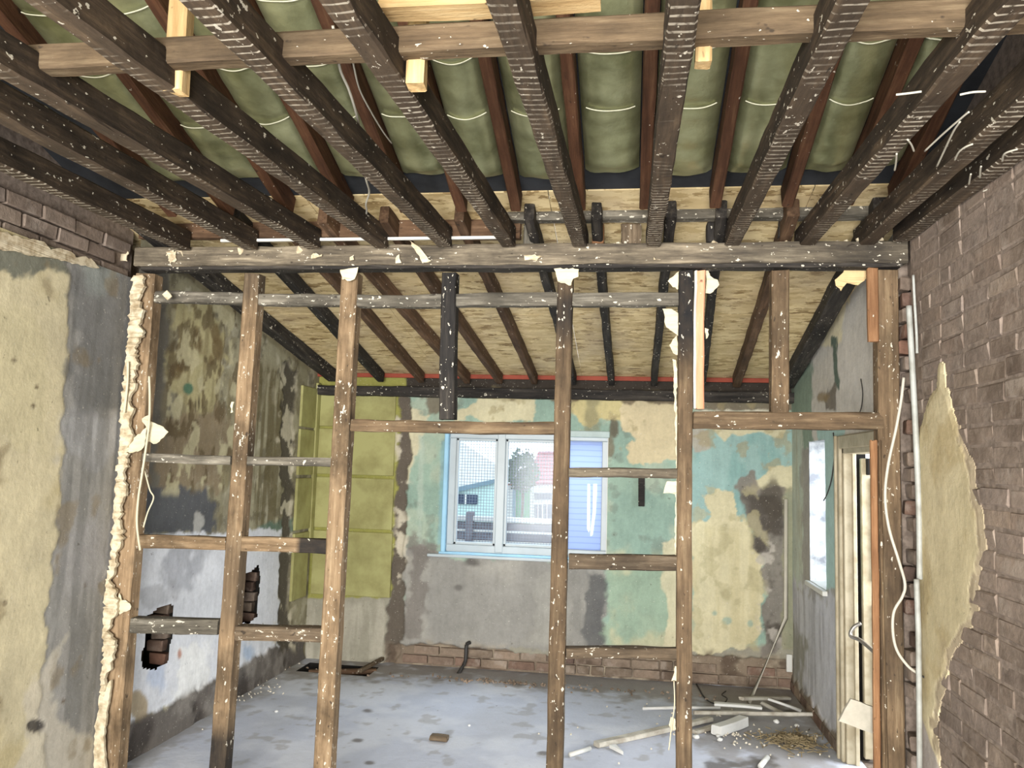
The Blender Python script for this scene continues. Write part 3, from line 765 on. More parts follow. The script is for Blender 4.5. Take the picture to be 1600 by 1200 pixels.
box('window_pane', (XR+.286, SW[0]+.045, SW[2]+.045), (XR+.292, SW[1]-.045, SW[3]-.045), M_GLASS, w2, 0)
# plinth bricks along the foot of the right wall
for k in range(7):
    y = 5.32+k*.215
    if y > 6.7: break
    put_brick(BR[k], (XR+.004, y+.1, .04+random.uniform(-.004, .01)), math.pi/2, wr, random.choice([M_BRICKG, M_BRICKR]))

# front half: bare brick, each brick its own piece
wrf = box('wall_right_brick', (XR-.0015, YF, 0), (XR+.25, 3.93, 5.2), M_MORTAR, None, 0, kind='structure')
PLP = [(1437, 690), (1450, 645), (1468, 598), (1476, 572), (1480, 604), (1488, 640), (1500, 680), (1521, 722), (1527, 762), (1536, 800), (1542, 850), (1533, 900), (1527, 950), (1513, 990),
       (1496, 1010), (1484, 1030), (1479, 1060), (1470, 1100), (1462, 1140), (1474, 1215), (1437, 1215)]
zc = .35; r_ = 0; nb = 0
rb = random.Random(12)
while zc < 2.80:
    y = 3.90-(.11 if r_ % 2 else 0)-rb.uniform(0, .012)
    first = True
    while y > 2.55:
        L = .213
        hd = rb.random() < .16 or (first and r_ % 2 == 0)
        if hd: L = .100
        px, py = pix(np.array([[XR, y-L/2, zc]])); px = px[0]; py = py[0]
        first = False
        if -60 < py < 1260 and px < 1700:
            o = put_brick(rb.choice(BRH if hd else BR), (XR+.018+rb.uniform(-.004, .004), y-L/2, zc+rb.uniform(-.004, .004)), math.pi/2+rb.uniform(-.015, .015), wrf, None, rb.uniform(-.02, .02))
            nb += 1
        y -= L+.012
    zc += .0755; r_ += 1
# cream plaster still holding on in front of the bricks
def paint_cream(p):
    p.mottle(None, (200, 188, 154), .0, .7, 2.5)
    p.mottle(None, (164, 146, 106), .2, .6, 5)
    p.poly([(1434, 1110), (1446, 1115), (1466, 1180), (1480, 1240), (1430, 1240)], (164, 156, 148), 2, 6)
    p.poly([(1480, 590), (1484, 600), (1530, 730), (1546, 860), (1530, 1000), (1484, 1060), (1470, 1120), (1476, 1190), (1460, 1130), (1480, 1020), (1515, 970), (1532, 860), (1518, 740)], (150, 136, 114), 2, 9, .85, -.004)
    p.blob(1482, 1015, 5, 16, (160, 146, 118), .6, 3, 6)
class _PP: pass
def plaster_patch():
    st = .008; a0, a1, b0, b1 = 2.9, 3.88, .35, 2.3
    na = int((a1-a0)/st)+1; nb_ = int((b1-b0)/st)+1
    A, B = np.meshgrid(np.linspace(a0, a1, na), np.linspace(b0, b1, nb_)); A = A.ravel(); B = B.ravel()
    P = np.stack([np.full(len(A), XR), A, B], 1); pt = Paint(P, A, B, (188, 176, 142), 61)
    d = pt.sd(PLP)+fbm(A*11, B*11, 5, 4)*7
    paint_cream(pt)
    P[:, 0] = XR-.016-pt.h*.8+np.where(d < 4, (4-np.clip(d, -3, 4))*.0010, 0)
    idx = np.arange(na*nb_).reshape(nb_, na)
    q = np.stack([idx[:-1, :-1], idx[1:, :-1], idx[1:, 1:], idx[:-1, 1:]], -1).reshape(-1, 4)
    q = q[d[q].max(1) > -1]
    used = np.unique(q); rm = np.full(len(P), -1); rm[used] = np.arange(len(used)); q = rm[q]; P2 = P[used]
    me = bpy.data.meshes.new('plaster_patch'); me.from_pydata(P2.tolist(), [], q.tolist()); me.update()
    at = me.color_attributes.new('Col', 'FLOAT_COLOR', 'POINT')
    at.data.foreach_set('color', np.concatenate([np.clip(pt.c[used], 0, 1), np.ones((len(used), 1))], 1).ravel())
    bm = bmesh.new(); bm.from_mesh(me); g = bmesh.ops.extrude_face_region(bm, geom=[e for e in bm.edges if e.is_boundary])
    for v in g['geom']:
        if isinstance(v, bmesh.types.BMVert): v.co.x = XR+.012
    bm.to_mesh(me); bm.free()
    return link('plaster_patch', me, M_WALL, wrf, label='cream plaster still clinging to the bricks')
plaster_patch()
# toothed, broken brick end beside the post
for k in range(31):
    z = .42+k*.0755
    if rb.random() < .8:
        put_brick(rb.choice(BRH), (XR+.012+rb.uniform(-.018, .02), 4.035+rb.uniform(-.02, .02), z), math.pi/2+rb.uniform(-.2, .2), wrf, rb.choice([M_BRICK, M_BRICKR, M_BRICK]), rb.uniform(-.12, .12))
box('wall_right_end', (XR+.035, 3.93, 0), (XR+.25, 4.09, 2.95), M_MORTAR, None, 0, kind='structure')
box('wall_right_jamb', (XR-.012, 4.085, 0), (XR+.25, 4.125, 2.95), M_MORTAR, None, 0, kind='structure')
box('wall_front', (XL-.25, YF-.2, 0), (-2.45, YF, 5.3), M_PLASTER, None, 0, kind='structure')
box('wall_front_pier', (1.05, YF-.2, 0), (XR+.25, YF, 5.3), M_PLASTER, None, 0, kind='structure')
box('wall_front_head', (-2.45, YF-.2, 2.65), (1.05, YF, 5.3), M_PLASTER, None, 0, kind='structure')
box('wall_front_sill', (-2.45, YF-.2, 0), (1.05, YF, .3), M_PLASTER, None, 0, kind='structure')
# outer skins of the back room so daylight comes only through the openings
box('wall_back_room_skin', (XL-.35, 4.05, 0), (XL-.20, 7.0, 3.0), M_MORTAR, None, 0, kind='structure')

# ------------------------------------------------------------------ ROOF
XA, XZ = XL-.22, XR+.22
NF = (0, .32, 1); NB = (0, .18, 1)
ceil = prism('ceiling', [(XA, 3.74, roof_front(3.74)+.004), (XZ, 3.74, roof_front(3.74)+.004), (XZ, YF-.2, roof_front(YF-.2)), (XA, YF-.2, roof_front(YF-.2))], (0, 0, .03), M_FELT, None, kind='structure')
seams = [XA, -1.62, -.40, .82, XZ]
for i in range(4):
    a, b = seams[i]+.002, seams[i+1]-.002
    for y0, y1 in ((3.70, 5.298), (5.302, 6.95)):
        prism('strand_board', [(a, y0, roof_back(y0)), (b, y0, roof_back(y0)), (b, y1, roof_back(y1)), (a, y1, roof_back(y1))], (0, 0, .018), M_OSB, ceil)
box('eaves_strip', (XL, 6.70, roof_back(6.7)-.04), (XR, 6.715, roof_back(6.7)-.004), M_RED, ceil, .002, label='red strip showing at the eaves under the boards')

# rafters of the front roof with foil quilts between them
RD = .105
pf = (0, 3.72, roof_front(3.72)-RD)
fr = [(203, 262), (300, 262), (402, 262), (505, 266), (605, 266), (702, 270), (798, 290), (903, 290), (1009, 296), (1122, 298), (1240, 292), (1346, 270), (1440, 240)]
fx = [onp(x, y, pf, NF).x for x, y in fr]
RL = ['beside the plaster wall', 'second in from the plaster wall', 'third in from the plaster wall', 'fourth in from the plaster wall', 'fifth in from the plaster wall', 'sixth in from the plaster wall',
      'seventh in from the plaster wall', 'just beyond the middle of the row', 'fifth in from the brick wall', 'fourth in from the brick wall',
      'third in from the brick wall', 'second in from the brick wall', 'beside the brick wall']
for i, x in enumerate(fx):
    y1 = .2
    dz = RD/2
    timber('rafter', (x, 3.70, roof_front(3.70)-dz), (x, y1, roof_front(y1)-dz), .05, RD, M_RAFT, None, label='reddish brown rafter between foil quilts, '+RL[i],
           category='rafter', group='rafters of the foil-lined roof')
def quilt(xa, xb, y0, y1, seed, label):
    nu, nv = 11, 120; vs = []; rn = random.Random(seed); ph = rn.uniform(0, 99); bul = rn.uniform(.046, .062); sh = rn.uniform(-.012, .012)
    sy = [3.115+sh-.285*k for k in range(12)]
    for j in range(nv+1):
        y = y0+(y1-y0)*j/nv
        pinch = min(1, min(abs(y-s) for s in sy)/.05)
        endf = min(1, (y0-y)/.09)
        for i in range(nu+1):
            u = i/nu; x = xa+(xb-xa)*u; k = 1-(2*u-1)**2
            wv = mnoise.noise(Vector((x*5+ph, y*17, ph)))*.013+mnoise.noise(Vector((x*13+ph, y*34, 3.1)))*.007
            dz = .016+bul*(k**.42)*(.80+.20*pinch)*(.35+.65*endf)+wv*k+.0
            yy = y+mnoise.noise(Vector((u*2.5+ph, ph, 0)))*.02*(1 if j == 0 else .2)
            vs.append((x, yy, roof_front(y)-dz))
    fs = [(j*(nu+1)+i, j*(nu+1)+i+1, (j+1)*(nu+1)+i+1, (j+1)*(nu+1)+i) for j in range(nv) for i in range(nu)]
    o = link('insulation_quilt', mesh('quilt', vs, fs, True), M_FOIL, None, label=label, category='insulation', group='foil insulation quilts between the rafters')
    recenter(o)
    for s in sy[:4]:
        if rn.random() < .05: continue
        pts = []
        for i in range(1, nu):
            u = i/nu; x = xa+(xb-xa)*u; k = 1-(2*u-1)**2; y = s+mnoise.noise(Vector((u*2+ph, s, 0)))*.014
            pts.append((x, y, roof_front(y)-.016-bul*(k**.42)*.92-.004))
        tube('seam', pts, .0027, M_SEAM, o, 5)
QL = ['beside the plaster wall', 'second from the plaster wall', 'third from the plaster wall', 'fourth from the plaster wall', 'fifth from the plaster wall', 'sixth from the plaster wall',
      'seventh from the plaster wall', 'fifth from the brick wall', 'fourth from the brick wall', 'third from the brick wall', 'second from the brick wall', 'next to the brick wall']
for i in range(len(fx)-1):
    quilt(fx[i]+.031, fx[i+1]-.031, 3.535+random.uniform(-.03, .02), .3, i, 'olive silver foil insulation quilt bulging between rafters, '+QL[i])

# rafters of the lean-to over the back room
pb = (0, 6.7, roof_back(6.7)-.095)
br = [((515, 592), (385, 490), M_BLACK, .09, 'thick tarred black rafter lying along the plaster wall'),
      ((592, 594), (500, 496), M_BLACK, .055, 'tarred black lean-to rafter next to the one on the plaster wall'),
      ((654, 594), (560, 489), M_BRAFT, .05, 'brown lean-to rafter, third from the plaster wall'),
      ((725, 594), (571, 425), M_BRAFT, .05, 'brown lean-to rafter, fourth from the plaster wall'),
      ((781, 601), (657, 429), M_BRAFT, .05, 'brown lean-to rafter, fifth from the plaster wall, over the window'),
      ((837, 605), (755, 429), M_BRAFT, .05, 'brown lean-to rafter, sixth from the plaster wall, over the window'),
      ((897, 605), (849, 429), M_BLACK, .05, 'tarred lean-to rafter showing beside the doorway stud under the paper scrap'),
      ((956, 609), (939, 425), M_BLACK, .05, 'tarred lean-to rafter midway between two tall studs'),
      ((1021, 609), (1040, 425), M_BLACK, .05, 'tarred lean-to rafter beside the tar-topped stud, on its window side'),
      ((1097, 612), (1118, 425), M_BLACK, .05, 'tarred lean-to rafter half hidden behind the pink plank'),
      ((1150, 608), (1202, 451), M_BRAFT, .06, 'worn brown lean-to rafter, second from the white plastered wall'),
      ((1240, 590), (1318, 452), M_BLACK, .10, 'thick tarred black rafter lying along the white plastered wall')]
for p0, p1, m, w, lb in br:
    a = onp(*p0, pb, NB); b = onp(*p1, pb, NB); d = (b-a)/(b.y-a.y)
    a2 = a+d*(6.66-a.y); b2 = a+d*(3.80-a.y)
    h = .095
    timber('lean_to_rafter', a2+Vector((0, 0, h/2)), b2+Vector((0, 0, h/2)), w, h, m, None, rough=.005, label=lb, category='rafter', group='rafters of the lean-to')
zt = on(900, 607, 1, 6.66).z
timber('wall_plate', (XL+.03, 6.69, zt-.048), (XR-.0, 6.69, zt-.048), .09, .085, M_BLACK, None, rough=.008, label='blackened wall plate along the head of the back wall under the rafters', category='timber')

# ----------------------------------------------------------- CEILING JOISTS
pj = (0, 4.0, 2.80); NJ = (0, -.033, 1)
JH = .105
joists = [((245, 372), (0, 262), 3.94, 'dark ceiling joist against the plaster wall'),
          ((350, 368), (0, 186), 3.94, 'dark ceiling joist, second from the plaster wall'),
          ((451, 367), (0, 116), 3.94, 'dark ceiling joist, third from the plaster wall'),
          ((562, 363), (60, 0), 3.94, 'lath-marked ceiling joist with a pine hanger against it, fourth from the plaster wall'),
          ((674, 366), (318, 20), 3.94, 'ceiling joist between two new pine hangers, fifth from the plaster wall'),
          ((782, 368), (535, 20), 3.94, 'ceiling joist ending on the trimmer beside a pine hanger, sixth from the plaster wall'),
          ((903, 377), (790, 20), 4.10, 'ceiling joist landing on the beam above the doorway stud'),
          ((1022, 378), (1068, 20), 4.10, 'ceiling joist running straight away from the viewer'),
          ((1150, 372), (1335, 0), 4.10, 'grey lath-marked ceiling joist, fourth from the brick wall'),
          ((1280, 362), (1550, 55), 4.10, 'lath-marked ceiling joist, third from the brick wall, with loose white ties'),
          ((1390, 352), (1600, 168), 4.08, 'dark ceiling joist second from the brick wall, in deep shade'),
          ((1420, 372), (1590, 250), 3.92, 'dark ceiling joist hard against the brick wall')]
jx = []
for i, (p0, p1, ye, lb) in enumerate(joists):
    a = onp(*p0, pj, NJ); b = onp(*p1, pj, NJ)
    if i == 11: b.x = XR-.045; a.x = XR-.045
    d = (b-a)/(b.y-a.y); e = a+d*(ye-a.y); s = a+d*(-2.0-a.y)
    jx.append((e, d))
    timber('ceiling_joist', e+Vector((0, 0, JH/2)), s+Vector((0, 0, JH/2)), .072, JH, M_JOIST, None, rough=.004, bow=.008, label=lb, category='joist', group='ceiling joists of the front room')
def jat(i, y): e, d = jx[i]; return e+d*(y-e.y)
# binder across the joists
zb = 2.80+.033*(2.1-4)+JH-.055
yb_ = on(600, 84, 2, zb).y
timber('binder', (XL-.1, yb_+.03, zb+.04), (XR, yb_+.03, zb+.04), .06, .075, M_BINDER, None, rough=.004, label='reddish timber binder laid across the tops of the joists', category='timber')
timber('plank', (on(590, 10, 1, yb_-.1).x, yb_-.06, zb+.085), (on(935, 10, 1, yb_-.1).x, yb_-.06, zb+.085), .085, .022, M_PINE, None, label='pale new plank lying over the joists near the binder', category='plank')
for (jn, sd, px_, pyb, w, lb) in ((3, 1, 275, 146, .06, 'new pine hanger nearest the plaster wall, hanging low below the binder'), (5, 1, 650, 136, .05, 'new pine hanger beside the plank end, below the binder'),
                        (7, 1, 1098, 102, .04, 'slim new pine hanger next to the straight joist'), (9, -1, 1524, 62, .065, 'new pine hanger nearest the brick wall')):
    yy = yb_+.068; p = on(px_, pyb, 1, yy)
    timber('hanger_block', (p.x, yy, p.z), (p.x, yy, roof_front(yy)-.08), w, .05, M_PINE, None, up=(0, 1, 0), label=lb, category='timber', group='new pine hangers')
# plates above the partition
a = on(805, 330, 1, 3.90); b = on(1262, 322, 1, 3.90)
timber('roof_plate', (a.x-.1, 3.93, a.z+.004), (XR-.05, 3.93, b.z-.004), .08, .105, M_GREY, None, rough=.006, label='chipped brown plate above the joist ends, brick wall side', category='timber')
a = on(255, 357, 1, 3.96); b = on(812, 357, 1, 3.96)
timber('trimmer', (XL+.04, 3.985, a.z), (b.x, 3.985, b.z), .05, .10, M_BRAFT, None, rough=.004, label='brown trimmer timber closing the joist ends, plaster wall side', category='timber')
box('strip', (on(345, 373, 1, 3.93).x, 3.925, on(600, 374, 1, 3.93).z-.004), (on(800, 373, 1, 3.93).x, 3.94, on(600, 372, 1, 3.93).z+.004), M_WHITE, None, .001, label='thin white strip along the foot of the trimmer', category='strip')
for (x, y0, y1, lb) in ((700, 338, 292, 'stub post standing on the trimmer between two joists'), (607, 338, 312, 'short stub post on the trimmer by the dangling cable'), (428, 338, 296, 'stub post on the trimmer nearest the plaster wall')):
    p = on(x, y0, 1, 3.99); q = on(x, y1, 1, 3.99)
    timber('stub_post', (p.x, 3.985, p.z), (p.x, 3.985, q.z), .055, .05, M_NOG, None, label=lb, category='timber', group='stub posts on the trimmer')

for (x, y0, y1, w, m, lb) in ((934, 384, 346, .06, M_ORANGE, 'short orange brown stub standing on the beam beside a joist end'), (826, 384, 346, .055, M_GREY, 'grey stub standing on the beam at the trimmer end'),
                          (985, 384, 352, .10, M_NOG, 'squat brown packing block on the beam between two joist ends'), (1225, 372, 340, .06, M_BLACK, 'tarred stub on the beam near the brick wall'), (1112, 380, 348, .05, M_BLACK, 'small tarred stub on the beam, middle of the wide bay')):
    p = on(x, y0, 1, 4.05); q = on(x, y1, 1, 4.05)
    timber('stub_post', (p.x, 4.05, p.z), (p.x, 4.05, q.z), w, .05, m, None, up=(0, 1, 0), label=lb, category='timber', group='stubs on the partition beam')

# -------------------------------------------------------- STUD PARTITION
PT = thing('stud_partition', (-.7, YP, 0), 'stripped timber stud partition of posts, rails and two door openings under a dark beam', 'partition')
zt0 = on(800, 384, 1, 3.97).z; zt1 = on(800, 421, 1, 3.97).z
zr0 = on(1400, 376, 1, 3.97).z; zr1 = on(1400, 393, 1, 3.97).z
zl0 = on(260, 386, 1, 3.97).z; zl1 = on(260, 415, 1, 3.97).z
print('BEAM', zl0, zl1, zt0, zt1, zr0, zr1, 'binder y', yb_)
BH = .105
timber('top_plate', (XL+.02, 4.03, (zl0+zl1)/2), (XR+.0, 4.03, (zr0+zr1)/2-.025), .12, BH, M_BEAM, PT, rough=.007, bow=.003, dark=((.78, 1.1, .5),), label='heavy dark top beam of the partition')
ZTOP = 2.69
timber('plate_lip', (XL+.05, 4.035, (zl0+zl1)/2-BH/2-.006), (XR-.02, 4.035, (zr0+zr1)/2-.025-BH/2-.006), .10, .024, M_BLACK, PT, rough=.006, label='thin dark strip under the top beam')
def stud(t0, t1, b0, b1, mat, depth=.09, yf=YP, dark=(), ztop=None, zbot=0, name='stud', **kw):
    """left and right edge at the upper and at the lower photo row"""
    A0 = on(*t0, 1, yf); A1 = on(*t1, 1, yf); B0 = on(*b0, 1, yf); B1 = on(*b1, 1, yf)
    w = ((A1.x-A0.x)+(B1.x-B0.x))/2
    A = (A0+A1)/2; B = (B0+B1)/2; d = (A-B)/(A.z-B.z)
    zt_ = A.z if ztop is None else ztop
    zb_ = B.z if zbot is None else zbot
    top = B+d*(zt_-B.z); bot = B+d*(zb_-B.z)
    return timber(name, bot+Vector((0, depth/2, 0)), top+Vector((0, depth/2, 0)), w, depth, mat, PT, up=(0, 1, 0), dark=dark, **kw)
stud((208, 500), (234, 500), (150, 1196), (186, 1196), M_LSTUD, ztop=ZTOP)
stud((384, 424), (402, 424), (323, 1200), (353, 1200), M_LSTUD, ztop=ZTOP, dark=((-.1, .115, .95), (.18, .24, .3), (.30, .47, .5), (.62, .66, .35), (.93, 1.1, .6)))
stud((534, 424), (558, 424), (489, 1181), (518, 1181), M_LSTUD, ztop=ZTOP)
stud((690, 424), (713, 424), (686, 655), (709, 655), M_BLACK, ztop=ZTOP, zbot=None, dark=((.3, 1.1, .4),))
stud((871, 444), (894, 444), (852.5, 1200), (879, 1200), M_STUD, ztop=ZTOP, dark=((.87, .96, .85),))
stud((1061.5, 420), (1083.5, 420), (1057, 1200), (1082.5, 1200), M_STUD, ztop=ZTOP, dark=((.84, 1.1, 1), (.22, .235, .8)), label='stud with a tarred black upper end')
stud((1206, 418), (1234, 418), (1206, 645), (1233, 645), M_STUD, ztop=ZTOP, zbot=None)
stud((1371, 414), (1404, 414), (1380, 1200), (1416, 1200), M_STUD, ztop=ZTOP, dark=((.25, .55, .35),), label='wide end post beside the brick wall')
stud((1090, 418), (1102.5, 418), (1087.5, 638), (1101, 638), M_PINK, .05, YP-.005, ztop=ZTOP, zbot=None, name='plank', label='pink primed new plank')
stud((1085.5, 418), (1090, 418), (1084, 638), (1088, 638), M_WHITE, .05, YP-.004, ztop=ZTOP, zbot=None, name='white_edge_strip', label='white board edge')
stud((1355, 416), (1373, 416), (1358, 534), (1374, 534), M_ORANGE, .03, YP-.028, ztop=ZTOP, zbot=None, name='batten', label='orange brown batten on the end post')
stud((1361, 690), (1371, 690), (1366, 1200), (1377, 1200), M_ORANGE, .028, YP+.005, ztop=on(1365, 688, 1, YP).z, name='door_lining', label='orange brown door lining')
stud((1374, 690), (1377, 690), (1385, 1200), (1390, 1200), M_STUD, .03, YP-.012, ztop=on(1375, 688, 1, YP).z, name='door_stop')
def rail(l, r, th, mat, depth=.065, yo=.012, dark=(), name='nogging', **kw):
    a = on(*l, 1, YP+yo); b = on(*r, 1, YP+yo)
    return timber(name, a+Vector((0, depth/2, 0)), b+Vector((0, depth/2, 0)), depth, th*4.03/FPX, mat, PT, dark=dark, rough=.005, seglen=.03, **kw)
rail((232, 463), (380, 466), 19, M_GREY); rail((397, 467), (535, 468), 19, M_GREY); rail((556, 469), (692, 469), 20, M_GREY)
rail((712, 468), (872, 467), 21, M_GREY); rail((893, 467), (1062, 466), 21, M_GREY)
rail((212, 714), (360, 719), 15, M_GREY); rail((380, 720), (520, 723), 14, M_GREY)
rail((208, 846), (352, 850), 21, M_LSTUD); rail((366, 850), (513, 855), 23, M_LSTUD, dark=((.68, 1.1, 1),))
rail((186, 977), (340, 981), 24, M_GREY, .08); rail((358, 990), (502, 993), 22, M_NOG, .08)
rail((548, 664), (868, 669), 19, M_STUD, .075, .004, name='header'); rail((1084, 656), (1381, 657), 26, M_STUD, .085, -.002, name='header')
rail((888, 738), (1060, 740), 15, M_BEAM); rail((888, 878), (1060, 880), 23, M_NOG); rail((884, 1021), (1060, 1023), 16, M_NOG)
# scraps of plaster and wallpaper still stuck to the frame
sc = [([(532, 421), (560, 419), (558, 432), (549, 440), (536, 437)], M_PAPER, YP-.03), ([(866, 420), (904, 420), (903, 432), (896, 436), (893, 447), (884, 444), (871, 440)], M_PAPER, YP-.03),
      ([(1060, 424), (1056, 428), (1044, 440), (1050, 448), (1058, 453), (1062, 450)], M_PAPER, YP+.05), ([(1036, 482), (1050, 483), (1060, 490), (1060, 526), (1052, 520), (1044, 515), (1038, 502)], M_PAPER, YP+.05),
      ([(1046, 540), (1058, 524), (1060, 556), (1051, 552)], M_PAPER, YP+.05), ([(1051, 560), (1057, 562), (1060, 800), (1056, 880), (1054, 870), (1056, 700)], M_PAPER, YP+.06),
      ([(1041, 752), (1060, 752), (1060, 772), (1036, 770)], M_PAPER, YP+.05), ([(1055, 1040), (1060, 1040), (1058, 1064), (1048, 1062), (1052, 1056)], M_PAPER, YP+.03),
      ([(1103, 420), (1110, 432), (1122, 438), (1124, 446), (1110, 459), (1103, 458)], M_PAPER, YP+.05), ([(1102, 512), (1107, 514), (1106, 528), (1102, 530)], M_PAPER, YP+.04),
      ([(1304, 438), (1330, 410), (1356, 410), (1356, 432), (1340, 446), (1322, 443), (1314, 455), (1306, 446)], M_TANPAPER, YP+.05),
      ([(195, 696), (206, 684), (222, 678), (229, 668), (228, 694), (222, 704), (205, 708), (192, 706)], M_PAPER, YP-.03), ([(222, 655), (232, 648), (238, 660), (252, 664), (264, 674), (258, 684), (246, 694), (232, 690), (236, 676)], M_PAPER, YP-.02),
      ([(188, 926), (192, 936), (205, 942), (204, 952), (190, 960), (184, 950)], M_PAPER, YP-.012), ([(362, 628), (366, 628), (365, 645), (362, 645)], M_PAPER, YP-.004),
      ([(1049, 1118), (1054, 1122), (1056, 1140), (1050, 1140), (1046, 1132)], M_PAPER, YP+.02)]
for i, (pp, m, y) in enumerate(sc): flake('paper_scrap', pp, 1, y, .003, m, PT, .004, 40+i, .012, .015)
sp_ = [((186, 396), (202, 392), (200, 410), (182, 409)), ((264, 394), (277, 394), (275, 411), (266, 408)), ((262, 396), (272, 392), (276, 404), (268, 412)), ((640, 376), (652, 384), (668, 402), (676, 408), (664, 412), (655, 400)), ((486, 398), (506, 398), (504, 403), (488, 406)), ((548, 401), (552, 400), (553, 406), (548, 407)),
       ((255, 460), (262, 455), (270, 464), (264, 470)), ((618, 404), (626, 398), (628, 410), (620, 412)), ((1020, 404), (1032, 405), (1031, 408), (1020, 408)), ((820, 398), (850, 400), (838, 408), (820, 408))]
for i, pp in enumerate(sp_): flake('plaster_scrap', pp, 1, 3.962, .006, M_PLASTER, PT, .006, 70+i, .008, .015)

# ------------------------------------------------------------------ WINDOW
w1 = thing('window_1', (-.87, YB+.08, .95), None, None); w1['kind'] = 'structure'
M_UPVC = plain('white_frame', (174, 184, 188), .35, .03, 6, bumpy=.02)
M_BLUEFILM = plain('blue_film_edge', (150, 196, 222), .4, .05, 6, bumpy=.02)
M_TRIM = plain('window_trim', (170, 186, 184), .5, .06, 9, bumpy=.05)
yw0, yw1 = YB+.045, YB+.115
x0, x1, z0, z1 = WIN
def fr_(name, a, b, mat=M_UPVC, parent=w1, y0=yw0, y1=yw1, bev=.006): return box(name, (a[0], y0, a[1]), (b[0], y1, b[1]), mat, parent, bev)
m1 = on(783, 760, 1, YB+.08).x; m2 = on(880, 760, 1, YB+.08).x
xb0 = x0+.03
fr_('window_frame', (xb0, z0), (x1, z0+.065)); fr_('window_frame', (xb0, z1-.055), (x1, z1)); fr_('window_frame', (xb0, z0+.064), (xb0+.06, z1-.054), y0=yw0+.002); fr_('window_frame', (x1-.05, z0+.064), (x1, z1-.054), y0=yw0+.002)
fr_('mullion', (m1-.035, z0+.01), (m1+.035, z1-.01), y0=yw0-.006); fr_('mullion', (m2-.035, z0+.01), (m2+.035, z1-.01), y0=yw0-.006)
fr_('window_trim', (x0-.005, z0-.01), (x0+.032, z1), M_BLUEFILM, y0=YB-.008, y1=YB+.05)
fr_('head_trim', (m2+.03, z1-.025), (x1+.012, z1+.03), M_TRIM, y0=YB-.012, y1=YB+.05)
for a, b in ((xb0+.06, m1-.035), (m1+.035, m2-.035)):
    s_ = .022
    for q in (((a, z0+.065), (b, z0+.065+s_)), ((a, z1-.055-s_), (b, z1-.055)), ((a, z0+.065), (a+s_, z1-.055)), ((b-s_, z0+.065), (b, z1-.055))):
        fr_('sash', q[0], q[1], y0=yw0+.015, y1=yw1-.01, bev=.004)
    fr_('window_pane', (a+s_, z0+.065+s_), (b-s_, z1-.055-s_), M_GLASS, y0=YB+.083, y1=YB+.089, bev=0)
sw_, t_, bsd = nt('blue_translucent_film')
tl = t_.nodes.new('ShaderNodeBsdfTranslucent'); tl.inputs[0].default_value = (*lin((160, 180, 226)), 1)
mx_ = t_.nodes.new('ShaderNodeMixShader'); mx_.inputs[0].default_value = .7
bsd.inputs['Base Color'].default_value = (*lin((150, 176, 222)), 1); bsd.inputs['Roughness'].default_value = .3
wv = N(t_, 'ShaderNodeTexWave', wave_type='BANDS', bands_direction='Z', i_Scale=6.5, i_Distortion=.6); tcw = t_.nodes.new('ShaderNodeTexCoord'); t_.links.new(tcw.outputs['Object'], wv.inputs[0])
rw = ramp(t_, wv.outputs['Fac'], [(.0, lin((160, 174, 206))), (.16, lin((184, 198, 226)))]); t_.links.new(rw.outputs[0], tl.inputs[0])
ob = [n for n in t_.nodes if n.type == 'OUTPUT_MATERIAL'][0]
t_.links.new(bsd.outputs[0], mx_.inputs[1]); t_.links.new(tl.outputs[0], mx_.inputs[2]); t_.links.new(mx_.outputs[0], ob.inputs[0])
M_FILM = sw_
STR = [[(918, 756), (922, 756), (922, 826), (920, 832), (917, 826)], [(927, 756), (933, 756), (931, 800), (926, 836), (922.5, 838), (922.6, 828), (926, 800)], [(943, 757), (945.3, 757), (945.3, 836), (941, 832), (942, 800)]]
yfp = YB+.072
outer = [Vector((m2+.035, yfp, z0+.03)), Vector((x1-.03, yfp, z0+.03)), Vector((x1-.03, yfp, z1-.05)), Vector((m2+.035, yfp, z1-.05))]
holes_ = [[on(x, y, 1, yfp) for x, y in pp] for pp in STR]
allv = outer+[v for h_ in holes_ for v in h_]
tri_ = tessellate_polygon([outer]+holes_)
fpm = mesh('film', allv+[v+Vector((0, .004, 0)) for v in allv], [tuple(q) for q in tri_]+[tuple(a+len(allv) for a in reversed(q)) for q in tri_])
fp = link('window_pane', fpm, M_FILM, w1, label='pane covered with blue film')
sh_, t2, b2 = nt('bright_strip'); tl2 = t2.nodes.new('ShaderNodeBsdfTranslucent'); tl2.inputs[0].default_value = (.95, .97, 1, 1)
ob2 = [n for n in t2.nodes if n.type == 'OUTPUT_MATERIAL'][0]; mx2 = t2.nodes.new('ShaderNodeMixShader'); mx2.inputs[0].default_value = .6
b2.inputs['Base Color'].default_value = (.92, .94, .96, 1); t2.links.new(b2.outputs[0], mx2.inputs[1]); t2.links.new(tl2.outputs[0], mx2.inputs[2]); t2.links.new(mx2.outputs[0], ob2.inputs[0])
for pp in STR: flake('daylight_streak', pp, 1, yfp+.002, .001, sh_, w1, 0, 3, 0, .03)  # white translucent strips standing in for bright daylight streaks through the film
a = on(668, 867, 1, YB-.03); b = on(955, 872, 1, YB-.03)
box('window_sill', (a.x, YB-.05, z0-.035), (x1+.02, YB+.06, z0-.012), M_UPVC, w1, .004)
box('window_sill_lip', (a.x+.09, YB-.012, z0-.012), (x1, YB+.06, z0+.006), M_BLUEFILM, w1, .003)

